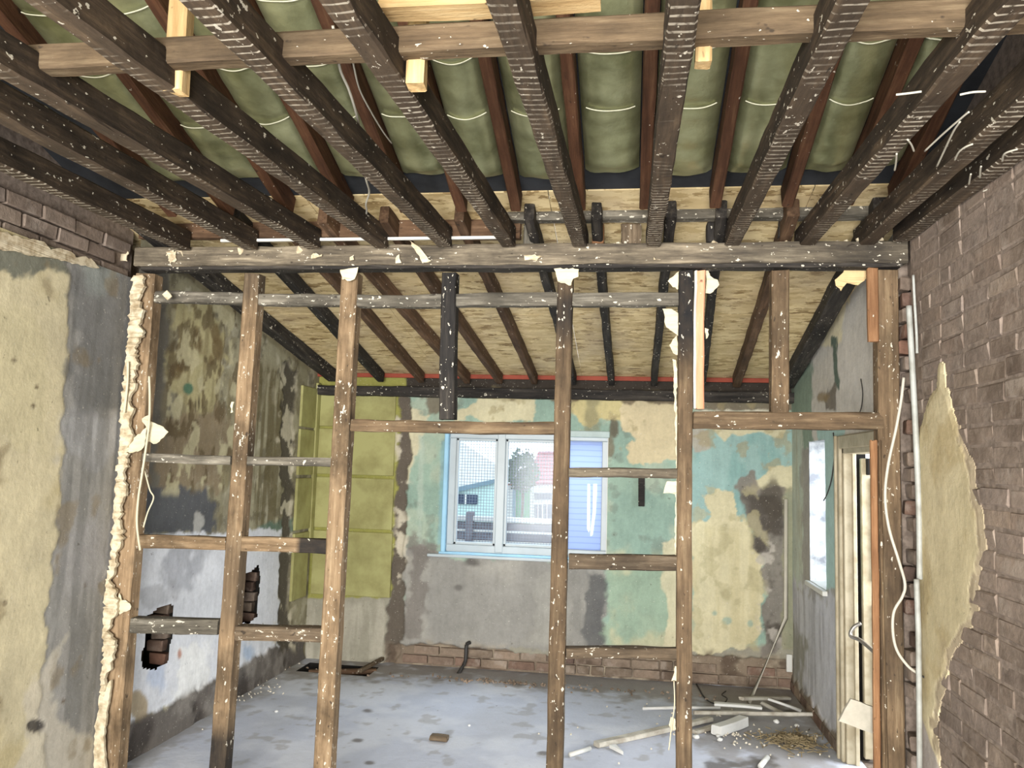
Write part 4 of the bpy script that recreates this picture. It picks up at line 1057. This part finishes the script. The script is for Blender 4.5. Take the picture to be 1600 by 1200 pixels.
# ---------------------------------------------------------------- OUTSIDE
M_WIRE = plain('galvanised_wire', (104, 116, 128), .5, .1, 10, metal=.3)
vs = []; fs = []
def bar(a, b, t):
    n = len(vs)
    lo = [min(p, q)-t for p, q in zip(a, b)]; hi = [max(p, q)+t for p, q in zip(a, b)]
    vs.extend([(x, y, z) for x in (lo[0], hi[0]) for y in (lo[1], hi[1]) for z in (lo[2], hi[2])])
    for f in ((0, 1, 3, 2), (4, 6, 7, 5), (0, 4, 5, 1), (2, 3, 7, 6), (0, 2, 6, 4), (1, 5, 7, 3)): fs.append(tuple(n+i for i in f))
yw = YB+.236
xx = x0-.2
while xx < x1+.3: bar((xx, yw, z0-.15), (xx, yw, z1+.2), .0016); xx += .0255
zz = z0-.15
while zz < z1+.2: bar((x0-.2, yw+.003, zz), (x1+.3, yw+.003, zz), .0016); zz += .0255
SCR = thing('security_screen', (-.87, yw, z0-.15), 'fine wire mesh security screen outside the white window', 'screen')
link('wire_mesh', mesh('wire', vs, fs), M_WIRE, SCR, kind='stuff')
for xq in (x0-.2, x1+.3): box('screen_frame', (xq-.01, yw-.01, z0-.15), (xq+.01, yw+.015, z1+.2), M_WIRE, SCR, .002)
for zq in (z0-.15, z1+.2): box('screen_frame', (x0-.2, yw-.01, zq-.01), (x1+.3, yw+.015, zq+.01), M_WIRE, SCR, .002)

M_PAVE = plain('outside_paving', (150, 150, 150), .9, .1, 3)
box('ground_outside', (-22, 7.02, -.30), (14, 42, -.12), M_PAVE, None, 0, kind='structure')
M_FENCE = plain('fence_board', (120, 114, 120), .85, .12, 6, c2=(94, 88, 94))
M_FENCEL = plain('fence_capping', (206, 204, 200), .8, .08, 6)
F = thing('board_fence', (-1.9, 10.5, -.12), 'weathered grey board fence with pale rails outside the window', 'fence')
zf = [on(740, y, 1, 10.5).z for y in (806, 814, 829, 846, 866, 886)]
box('rail', (-5.5, 10.44, zf[1]), (1.5, 10.54, zf[0]), M_FENCEL, F, .01)
for i in range(1, 5):
    box('board', (-5.5, 10.49, zf[i+1]+.018), (1.5, 10.53, zf[i]-.010), M_FENCE, F, .006)
    box('rail', (-5.5, 10.465, zf[i+1]-.012), (1.5, 10.535, zf[i+1]+.02), M_FENCEL, F, .005)
for k in range(5): box('post', (-5.2+k*1.55, 10.43, -.12), (-5.1+k*1.55, 10.57, zf[0]+.05), M_FENCE, F, .01)
M_WHITEW = plain('white_render', (238, 238, 232), .85, .03, 4)
M_MINT = plain('mint_render', (204, 232, 224), .85, .05, 4)
M_FASCIA = plain('grey_fascia', (120, 148, 160), .6, .06, 5)
M_DKGLASS = plain('dark_glass', (62, 74, 96), .15, .1, 4)
yo = 15.0
G = thing('white_outbuilding', on(735, 850, 1, yo)*1.0, 'white outbuilding with a pale sloping roof beyond the fence', 'building')
def opoly(pp, y=yo): return [on(x, yy, 1, y) for x, yy in pp]
prism('roof', opoly([(560, 690), (712, 684), (775, 726), (776, 752), (700, 766), (560, 780)]), (-.6, 2, .0), M_WHITEW, G)
prism('fascia', opoly([(560, 784), (700, 764), (776, 748), (776, 754), (700, 772), (560, 793)], yo-.06), (0, .1, 0), M_FASCIA, G)
prism('wall', opoly([(560, 786), (700, 768), (778, 752), (792, 766), (792, 900), (560, 900)], yo+.02), (-.35, .9, 0), M_MINT, G)
box('window', (on(714, 780, 1, yo).x, yo-.03, on(714, 787, 1, yo).z), (on(746, 780, 1, yo).x, yo+.06, on(714, 772, 1, yo).z), M_DKGLASS, G, .01)
box('window_frame', (on(727, 780, 1, yo).x, yo-.05, on(714, 787, 1, yo).z), (on(729, 780, 1, yo).x, yo-.02, on(714, 772, 1, yo).z), M_WHITEW, G, .004)
yh = 19.0
Hs = thing('tiled_house', on(850, 860, 1, yh), 'house with red tiled roof, green door and white windows seen through the middle pane', 'house')
M_TILE = plain('red_tile', (160, 92, 104), .8, .14, 3, c2=(132, 74, 88))
M_GREEN = plain('green_door_paint', (48, 132, 84), .5, .08, 4)
rb_ = [on(820, 757, 1, yh), on(990, 757, 1, yh)]; rt_ = [on(842, 706, 1, yh+2.5), on(990, 706, 1, yh+2.5)]
nrow = 9
for i in range(nrow):
    t0, t1 = i/nrow, (i+1)/nrow+.02
    a0 = rb_[0].lerp(rt_[0], t0); b0 = rb_[1].lerp(rt_[1], t0); a1 = rb_[0].lerp(rt_[0], t1); b1 = rb_[1].lerp(rt_[1], t1)
    up_ = Vector((0, -.03, .05))
    vs_ = [a0+up_, b0+up_, b1, a1, a0-up_*.3, b0-up_*.3, b1-up_, a1-up_]
    link('tile_course', mesh('tiles', vs_, [(0, 1, 2, 3), (7, 6, 5, 4), (0, 4, 5, 1), (3, 2, 6, 7), (0, 3, 7, 4), (1, 5, 6, 2)]), M_TILE, Hs)
prism('wall', opoly([(786, 758), (1000, 758), (1000, 880), (786, 880)], yh+.1), (0, 4, 0), M_WHITEW, Hs)
prism('gutter', opoly([(786, 755), (836, 755), (836, 758.5), (786, 758.5)], yh-.1), (0, .15, 0), M_RED, Hs)
d_ = prism('door', opoly([(806, 763), (828, 763), (828, 840), (806, 840)], yh+.03), (0, .06, 0), M_GREEN, Hs, label='green door')
prism('downpipe', opoly([(801, 763), (805, 763), (805, 840), (801, 840)], yh), (0, .06, 0), M_FASCIA, Hs)
for pp in ([(835, 770), (862, 770), (862, 781), (835, 781)], [(835, 788), (862, 788), (862, 822), (835, 822)]):
    prism('window', opoly(pp, yh+.02), (0, .06, 0), M_DKGLASS, Hs)
for xx in (840, 847, 854): prism('glazing_bar', opoly([(xx, 788), (xx+1.2, 788), (xx+1.2, 822), (xx, 822)], yh-.02), (0, .05, 0), M_WHITEW, Hs)
M_LEAF = plain('tree_leaf', (66, 98, 76), .7, .2, 3); M_BARK = plain('bark', (96, 84, 72), .9, .15, 8)
ty_ = 18.45; tc_ = on(815, 732, 1, ty_); Tn = thing('garden_tree', (tc_.x, ty_, -.12), 'bushy green tree between the outbuilding and the tiled house', 'tree')
tube('trunk', [(tc_.x, ty_, -.12), (tc_.x+.05, ty_, 1), (tc_.x, ty_, tc_.z-.1)], .03, M_BARK, Tn, 8)
vs = []; fs = []; rt = random.Random(4)
for k in range(1700):
    t = Vector((rt.gauss(0, 1), rt.gauss(0, 1), rt.gauss(0, 1))).normalized()*rt.uniform(.35, 1)**.6
    lump = 1+.35*mnoise.noise(t*2.2+Vector((5, 1, 2))); c = Vector((tc_.x+t.x*.40*lump, ty_+t.y*.30, tc_.z+t.z*.47*lump-.05)); a = Vector((rt.uniform(-1, 1), rt.uniform(-1, 1), rt.uniform(-1, 1))).normalized(); b = a.cross(Vector((rt.uniform(-1, 1), 1, rt.uniform(-1, 1)))).normalized()
    n = len(vs); s = rt.uniform(.03, .06)
    vs += [c-a*s, c+b*s*.5, c+a*s, c-b*s*.5]; fs.append((n, n+1, n+2, n+3))
link('foliage', mesh('foliage', vs, fs), M_LEAF, Tn, kind='stuff')

# --------------------------------------------------------------- SIDE DOOR
D1 = thing('door_1', (XR, 4.75, 0), None, None); D1['kind'] = 'structure'
dy0, dy1, dz = DOOR[0], DOOR[1], DOOR[3]
box('architrave', (XR-.022, dy1-.005, 0), (XR+.0, dy1+.075, dz+.075), M_CREAMW, D1, .006)
box('architrave_bead', (XR-.034, dy1+.05, 0), (XR-.015, dy1+.078, dz+.078), M_CREAMW, D1, .005)
box('architrave', (XR-.022, dy0-.075, 0), (XR+.0, dy0+.005, dz+.075), M_CREAMW, D1, .006)
box('architrave', (XR-.021, dy0, dz-.005), (XR+.0, dy1, dz+.075), M_CREAMW, D1, .006)
box('door_jamb', (XR-.002, dy1-.03, 0), (XR+.07, dy1+.01, dz), M_CREAMW, D1, .004)
box('door_jamb', (XR-.002, dy0-.01, 0), (XR+.12, dy0+.03, dz), M_CREAMW, D1, .004)
box('door_head', (XR-.002, dy0, dz-.035), (XR+.12, dy1, dz+.01), M_CREAMW, D1, .004)
box('door_stop', (XR+.045, dy1-.05, 0), (XR+.068, dy1-.028, dz-.03), M_CREAMW, D1, .003)
box('wall_side_room', (XR+1.5, 3.6, 0), (XR+1.6, 6.2, 2.9), M_PLASTER, None, 0, kind='structure')
box('floor_side_room', (XR+.10, 3.6, -.1), (XR+1.6, 5.6, -.005), M_MORTAR, None, 0, kind='structure')
box('ceiling_side_room', (XR+.12, 3.6, 2.3), (XR+1.6, 5.55, 2.4), M_DARK, None, 0, kind='structure')
lx_ = on(1348, 900, 1, dy1+.02).x
box('door_gap_shade', (XR+.06, dy1+.07, 0), (lx_+.04, dy1+.10, 2.3), M_DARK, D1, 0)  # dark strip painted as the shaded gap between jamb and leaf
LE = box('door_leaf', (lx_, dy1+.02, .02), (XR+.92, dy1+.06, 1.80), M_CREAMW, D1, .004)
M_DOORW = plain('white_door_paint', (220, 222, 222), .5, .06, 6, c2=(186, 186, 182))
for za, zb2 in ((.12, .92), (1.06, 1.68)):
    box('door_panel', (lx_+.05, dy1+.006, za), (XR+.52, dy1+.022, zb2), M_DOORW if za < .5 else M_CREAMW, LE, .006)
box('door_closer', (XR+.14, dy1-.02, 1.70), (XR+.19, dy1+.05, 1.80), M_DARK, D1, .004, .003)
p = [on(1345, 974, 1, 4.9), on(1334, 980, 1, 4.9), on(1329, 993, 1, 4.9), on(1345, 1001, 1, 4.85), on(1372, 1024, 1, 4.7)]
tube('grab_rail', p, .011, M_STEEL, None, 8, label='bent steel grab rail hooked across the open side doorway', category='rail')
sl = flake('board_offcut', [(1328, 1090), (1368, 1105), (1368, 1146), (1309, 1125)], 1, 4.115, .02, plain('pale_board', (188, 182, 166), .8, .1, 9), None, .002, 9, 0, .03, label='pale board offcut wedged aslant across the side doorway', category='board')

# ------------------------------------------------- PIPES, CABLES AND WIRES
X2 = XR-.03
def cable(name, pp, ax, v, r, mat, label, cat='cable', offs=None, **kw):
    pts = [on(x, y, ax, v if not isinstance(v, (list, tuple)) else v[i]) for i, (x, y) in enumerate(pp)]
    return tube(name, pts, r, mat, None, 7, label=label, category=cat, **kw)
yc = 3.82
cable('cable', [(1412, 590), (1408, 625), (1400, 670), (1388, 725), (1383, 775), (1389, 825), (1404, 875), (1414, 912), (1410, 932), (1397, 955), (1395, 985), (1401, 1015), (1418, 1040), (1434, 1052)], 1, yc, .0065, M_CABLE, 'loose white cable snaking down in front of the end post')
WC = bpy.data.objects['cable']
tube('cable_end', [on(1434, 1052, 1, yc), on(1446, 1060, 1, yc), on(1457, 1071, 1, yc)], .004, M_DKCABLE, WC, 7, label='bare dark cable end')
cable('conduit', [(1420, 478), (1423, 530), (1428, 620), (1432, 700), (1436, 800), (1437, 905)], 1, yc, .013, M_CONDUIT, 'white conduit pipe rising beside the brick edge')
cable('conduit', [(1427, 430), (1429, 470), (1432, 520), (1433, 552)], 1, yc-.02, .006, M_CONDUIT, 'thin white conduit length above the taller conduit, against bare brick', 'conduit')
cable('conduit', [(1432, 905), (1435, 990), (1436, 1080), (1437, 1210)], 1, yc-.03, .012, M_CONDUIT, 'lower white conduit pipe beside the cream plaster edge', 'conduit')
p0 = on(1228, 780, 1, YB-.03); p1 = on(1228, 966, 1, YB-.03)
p2 = on(1170, 1098, 1, YB-.28)
p2 = on(1170, 1098, 2, .01)
tube('bent_pipe', [p0, p1, p2], .0155, M_CABLE, None, 8, False, label='bent cream pipe, upright on the back wall then slanting to the floor', category='pipe')
box('socket_box', on(1229, 1050, 1, YB-.03), on(1237, 1022, 1, YB-.005), M_WHITE, None, .003, label='small white socket back at the foot of the corner', category='socket')
tube('pipe_stub', [on(734, 1004, 1, YB-.02), on(729, 1008, 1, YB-.05), on(728, 1024, 1, YB-.07), on(726, 1036, 1, YB-.09), on(714, 1056, 1, YB-.16)], .016, M_DKCABLE, None, 8, label='dark bent pipe stub leaving the back wall under the window', category='pipe')
box('slot_block', (on(997, 790, 1, YB).x, YB-.03, on(997, 791, 1, YB).z), (on(1007, 790, 1, YB).x, YB+.02, on(1000, 744, 1, YB).z), M_BLACK, None, .004, .003, label='dark block standing in for a slot in the back wall', category='block')  # dark block added in place of a narrow upright slot
cable('wire', [(1345, 592), (1348, 615), (1345, 640), (1336, 655), (1325, 668)], 0, XR-.02, .003, M_DKCABLE, 'grey wire curving over the white plaster above the doorway', 'wire')
cable('wire', [(1302, 676), (1304, 705), (1300, 745), (1293, 770), (1287, 782)], 0, XR-.03, .004, M_DKCABLE, 'dark wire hanging on teal paint beside the side window', 'wire')
# left edge strips and roots
cable('paper_strip', [(233, 588), (234, 620), (233, 660), (228, 700), (222, 740), (216, 780), (214, 820), (219, 860)], 1, 3.96, .006, M_PAPER, 'long curling paper strip dangling beside the broken plaster edge', 'strip')
cable('paper_strip', [(200, 565), (199, 600), (194, 645)], 1, 3.95, .007, M_PAPER, 'short straight paper strip against the grey render edge', 'strip')
tube('twig', [on(226, 735, 1, 3.99), on(234, 765, 1, 3.99), on(240, 778, 1, 3.99), on(231, 800, 1, 3.99), on(224, 824, 1, 3.99)], .004, M_PAPER, None, 6, label='thin forked root dangling over the grey patch', category='twig')
# wires hanging from the roof
cable('ceiling_wire', [(520, 40), (527, 80), (532, 110), (545, 140), (556, 175), (562, 205), (563, 240), (572, 280), (577, 300), (572, 318), (572, 334), (556, 348), (548, 360)], 1, [2.1, 2.15, 2.25, 2.35, 2.5, 2.7, 2.85, 3.1, 3.3, 3.45, 3.6, 3.7, 3.75], .0045, M_CABLE, 'pale wavy cable dangling from the binder to the trimmer', 'cable')
cable('ceiling_wire', [(543, 62), (552, 100), (562, 140), (580, 175), (598, 205), (612, 224)], 1, [2.1, 2.2, 2.4, 2.6, 2.8, 2.95], .003, M_CABLE, 'thin frayed string beside the wavy cable', 'wire')
cable('loop_wire', [(90, 92), (120, 104), (150, 100), (158, 94), (130, 92), (100, 95)], 1, 2.35, .004, M_CABLE, 'small pale wire loop near the roof void, plaster wall side', 'wire')
rn = [([(1400, 148), (1418, 146), (1440, 143)], 'bright tie across the quilt near the brick wall'), ([(1445, 236), (1475, 208), (1505, 182), (1514, 175)], 'long pale cable slanting through the dark void'),
      ([(1464, 260), (1478, 230), (1490, 205), (1500, 190)], 'grey cable curving in the dark void'), ([(1492, 250), (1498, 238), (1508, 230), (1520, 225)], 'short curled cable in the dark void'),
      ([(1418, 218), (1424, 226), (1428, 236)], 'bent nail at the joist side over the void'), ([(1398, 266), (1400, 254), (1401, 240)], 'upright nail below the third joist from the brick wall'),
      ([(1500, 148), (1520, 144), (1540, 143)], 'white tie end sticking out above the void'), ([(1566, 252), (1570, 240), (1590, 233)], 'white clip near the brick wall head'), ([(1514, 288), (1516, 276), (1517, 272)], 'nail standing from the joist by the brick wall'),
      ([(1531, 278), (1532, 264), (1533, 260)], 'second nail standing from the joist by the brick wall'), ([(1536, 299), (1548, 294), (1558, 290)], 'loose white nail over the brick wall head')]
for pp, lb in rn:
    pts = [onp(x, y, (0, 4, 2.79), NJ) for x, y in pp]
    tube('loose_tie', pts, .0032, M_CABLE, None, 6, label=lb, category='wire', group='loose wires and nails by the brick wall')
tube('hanging_strip', [on(1053, 1064, 1, YP+.02), on(1054, 1100, 1, YP), on(1050, 1130, 1, YP-.01), on(1045, 1172, 1, YP-.02)], .003, M_PAPER, None, 5, label='thin paper strip trailing from the fifth stud', category='strip')

# ------------------------------------------------------------ FLOOR DEBRIS
def fl_(x, y, z=0): q = on(x, y, 2, z); return q
def stick(name, a, b, w, h, mat, label, cat, za=0, zb=0, group='broken trunking and sticks on the floor'):
    p = fl_(*a)+Vector((0, 0, h/2+za+.003)); q = fl_(*b)+Vector((0, 0, h/2+zb+.003))
    return timber(name, p, q, w, h, mat, None, label=label, category=cat, group=group)
M_TRUNK = plain('dusty_trunking', (186, 182, 170), .6, .1, 9, c2=(150, 142, 128))
M_OFFW = plain('offwhite_trunking', (214, 214, 210), .5, .05, 9)
stick('trunking', (932, 1168), (1075, 1136), .06, .03, M_TRUNK, 'long dusty trunking length reaching behind the fifth stud', 'trunking')
stick('trunking', (1084, 1124), (1290, 1127), .03, .025, M_TRUNK, 'long dusty stick ending at the foot of the side wall', 'stick', .03, .03)
stick('trunking', (1004, 1110), (1125, 1109), .022, .018, M_OFFW, 'thin white stick passing behind the fifth stud', 'stick')
stick('trunking', (1116, 1116), (1190, 1122), .055, .02, M_OFFW, 'bright white flat trunking on the stick pile', 'trunking', .058, .058)
stick('trunking', (1158, 1114), (1232, 1094), .045, .022, M_TRUNK, 'dusty stick slanting back towards the corner', 'stick', .085, .0)
stick('trunking', (1200, 1106), (1252, 1114), .028, .018, M_OFFW, 'short pale stick beside the slanting one', 'stick', .05, .0)
stick('trunking', (1190, 1108), (1228, 1120), .03, .02, M_TRUNK, 'short dusty stick under the slanting one', 'stick', .03, .0)
stick('trunking', (1070, 1138), (1110, 1128), .05, .03, M_TRUNK, 'dusty trunking stub just right of the fifth stud foot', 'trunking')
stick('trunking', (1085, 1148), (1118, 1138), .04, .025, M_TRUNK, 'low dusty stub below the long stick', 'trunking')
stick('block', (1119, 1150), (1162, 1134), .075, .06, M_OFFW, 'chunky white block of foam lying before the stick pile', 'block', group=None)
tube('pipe_offcut', [fl_(890, 1184)+Vector((0, 0, .016)), fl_(922, 1174)+Vector((0, 0, .016))], .014, M_WHITE, None, 9, False, label='short white pipe offcut beside the doorway stud foot', category='pipe')
tube('pipe_offcut', [fl_(1188, 1202)+Vector((0, 0, .016)), fl_(1199, 1188)+Vector((0, 0, .016))], .016, M_WHITE, None, 9, False, label='white pipe offcut at the bottom edge by the dark stain', category='pipe')
prism('pointed_offcut', [fl_(952, 1170)+Vector((0, 0, .004)), fl_(962, 1169)+Vector((0, 0, .004)), fl_(974, 1181)+Vector((0, 0, .004))], (0, 0, .02), M_OFFW, None, label='pointed white sliver on the floor beyond the pipe offcut', category='offcut')
stick('wood_offcut', (673, 1156), (700, 1159), .055, .03, M_NOG, 'small brown wood offcut alone on the open floor', 'offcut', group=None)
tube('floor_wire', [fl_(1088, 1070)+Vector((0, 0, .006)), fl_(1100, 1090)+Vector((0, 0, .006)), fl_(1112, 1100)+Vector((0, 0, .01)), fl_(1128, 1102)+Vector((0, 0, .006)), fl_(1136, 1096)+Vector((0, 0, .02)), fl_(1128, 1092)+Vector((0, 0, .03)), fl_(1134, 1082)+Vector((0, 0, .01))], .005, M_DKCABLE, None, 6, label='dark curled wire on the floor under the back wall', category='wire')
for (x, y, r, lb) in ((1125, 1158, .018, 'pale crumb in front of the foam block'), (1122, 1152, .014, 'small pale crumb touching the foam block'), (1088, 1154, .02, 'bluish crumb beside the fifth stud foot'), (733, 1135, .010, 'tiny white crumb on the open floor'),
                      (432, 1113, .012, 'white crumb near the third stud'), (1245, 1136, .016, 'crumb beyond the straw heap'), (1213, 1130, .02, 'lump below the end of the long stick')):
    me = bpy.data.meshes.new('crumb'); bm = bmesh.new(); bmesh.ops.create_icosphere(bm, subdivisions=2, radius=r)
    for v in bm.verts: v.co *= 1+.3*mnoise.noise(v.co*60+Vector((x, y, 0))); v.co.z *= .7
    bm.to_mesh(me); bm.free(); o = link('plaster_crumb', me, M_OFFW, None, label=lb, category='crumb', group='plaster crumbs on the floor'); q = fl_(x, y); o.location = (q.x, q.y, r*.55)
# straw and rubble (uncountable)
M_STRAW = plain('straw', (146, 130, 98), .9, .2, 10, c2=(104, 92, 70))
def scatter(name, cx, cy, rx, ry, n, ln, mat, label, cat, hz, seed, thin=.003):
    vs = []; fs = []; rr = random.Random(seed)
    for k in range(n):
        t = rr.uniform(0, 6.283); s = abs(rr.gauss(0, .5)); c = Vector((cx+math.cos(t)*rx*s, cy+math.sin(t)*ry*s, 0)); c.z = max(.004, hz*math.exp(-2*s*s)*rr.uniform(.2, 1))
        d = Vector((rr.uniform(-1, 1), rr.uniform(-1, 1), rr.uniform(-.3, .3))).normalized()*ln*rr.uniform(.4, 1); u = d.cross(Vector((0, 0, 1))).normalized()*thin; w = Vector((0, 0, thin))
        c.z = max(c.z, abs(d.z)+thin)
        b = len(vs); vs += [c-d-u, c-d+u, c-d+w*1.5, c+d-u, c+d+u, c+d+w*1.5]
        fs += [(b, b+1, b+2), (b+3, b+5, b+4), (b, b+3, b+4, b+1), (b+1, b+4, b+5, b+2), (b+2, b+5, b+3, b)]
    return recenter(link(name, mesh(name, vs, fs), mat, None, label=label, category=cat, kind='stuff'))
q = fl_(1240, 1160); scatter('straw_heap', q.x, q.y, .20, .22, 520, .035, M_STRAW, 'flat heap of straw and dust near the foot of the side wall', 'straw', .035, 5)
M_CHIP = plain('plaster_chip', (206, 198, 180), .9, .1, 15)
q = fl_(1150, 1150); scatter('plaster_chips', q.x, q.y, .9, .7, 90, .008, M_CHIP, 'loose plaster chips strewn around the stick pile', 'chips', .004, 6, .006)
q = fl_(420, 1070); scatter('plaster_chips', q.x-.1, q.y-.3, .35, .8, 90, .008, M_CHIP, 'loose plaster chips strewn along the foot of the white wall', 'chips', .004, 7, .005)
q = fl_(800, 1075); scatter('brick_crumbs', q.x, q.y+.1, 2.0, .12, 160, .014, M_BRICKG, 'brick crumbs along the foot of the back wall', 'crumbs', .006, 9, .007)
# crumbs of lime on top of the beam
vs = []; fs = []; rr = random.Random(8)
bmx = bmesh.new()
for k in range(90):
    x = rr.uniform(XL+.1, XR-.1); z = 2.803+(x+.7)*.012; s = rr.uniform(.006, .022)*(1.4 if x < -.9 else 1)
    g = bmesh.ops.create_icosphere(bmx, subdivisions=1, radius=s, matrix=Matrix.Translation((x, rr.uniform(3.985, 4.07), z+s*.3)))
    for v in g['verts']: v.co += Vector((rr.uniform(-1, 1), rr.uniform(-1, 1), rr.uniform(-1, 1)))*s*.35
me = bpy.data.meshes.new('rubble'); bmx.to_mesh(me); bmx.free()
o = link('lime_rubble', me, M_PLASTER, None, label='crumbled lime and lath rubble along the top of the beam', category='rubble', kind='stuff'); recenter(o)
# timbers across the pit in the floor
stick('wood_offcut', (482, 1049), (588, 1047), .05, .04, M_BRAFT, 'dark batten lying along the pit in the back corner', 'batten', -.03, -.03, None)
stick('wood_offcut', (562, 1052), (598, 1036), .035, .03, M_NOG, 'pale stick leaning at the end of the floor pit', 'stick', 0, .02, None)
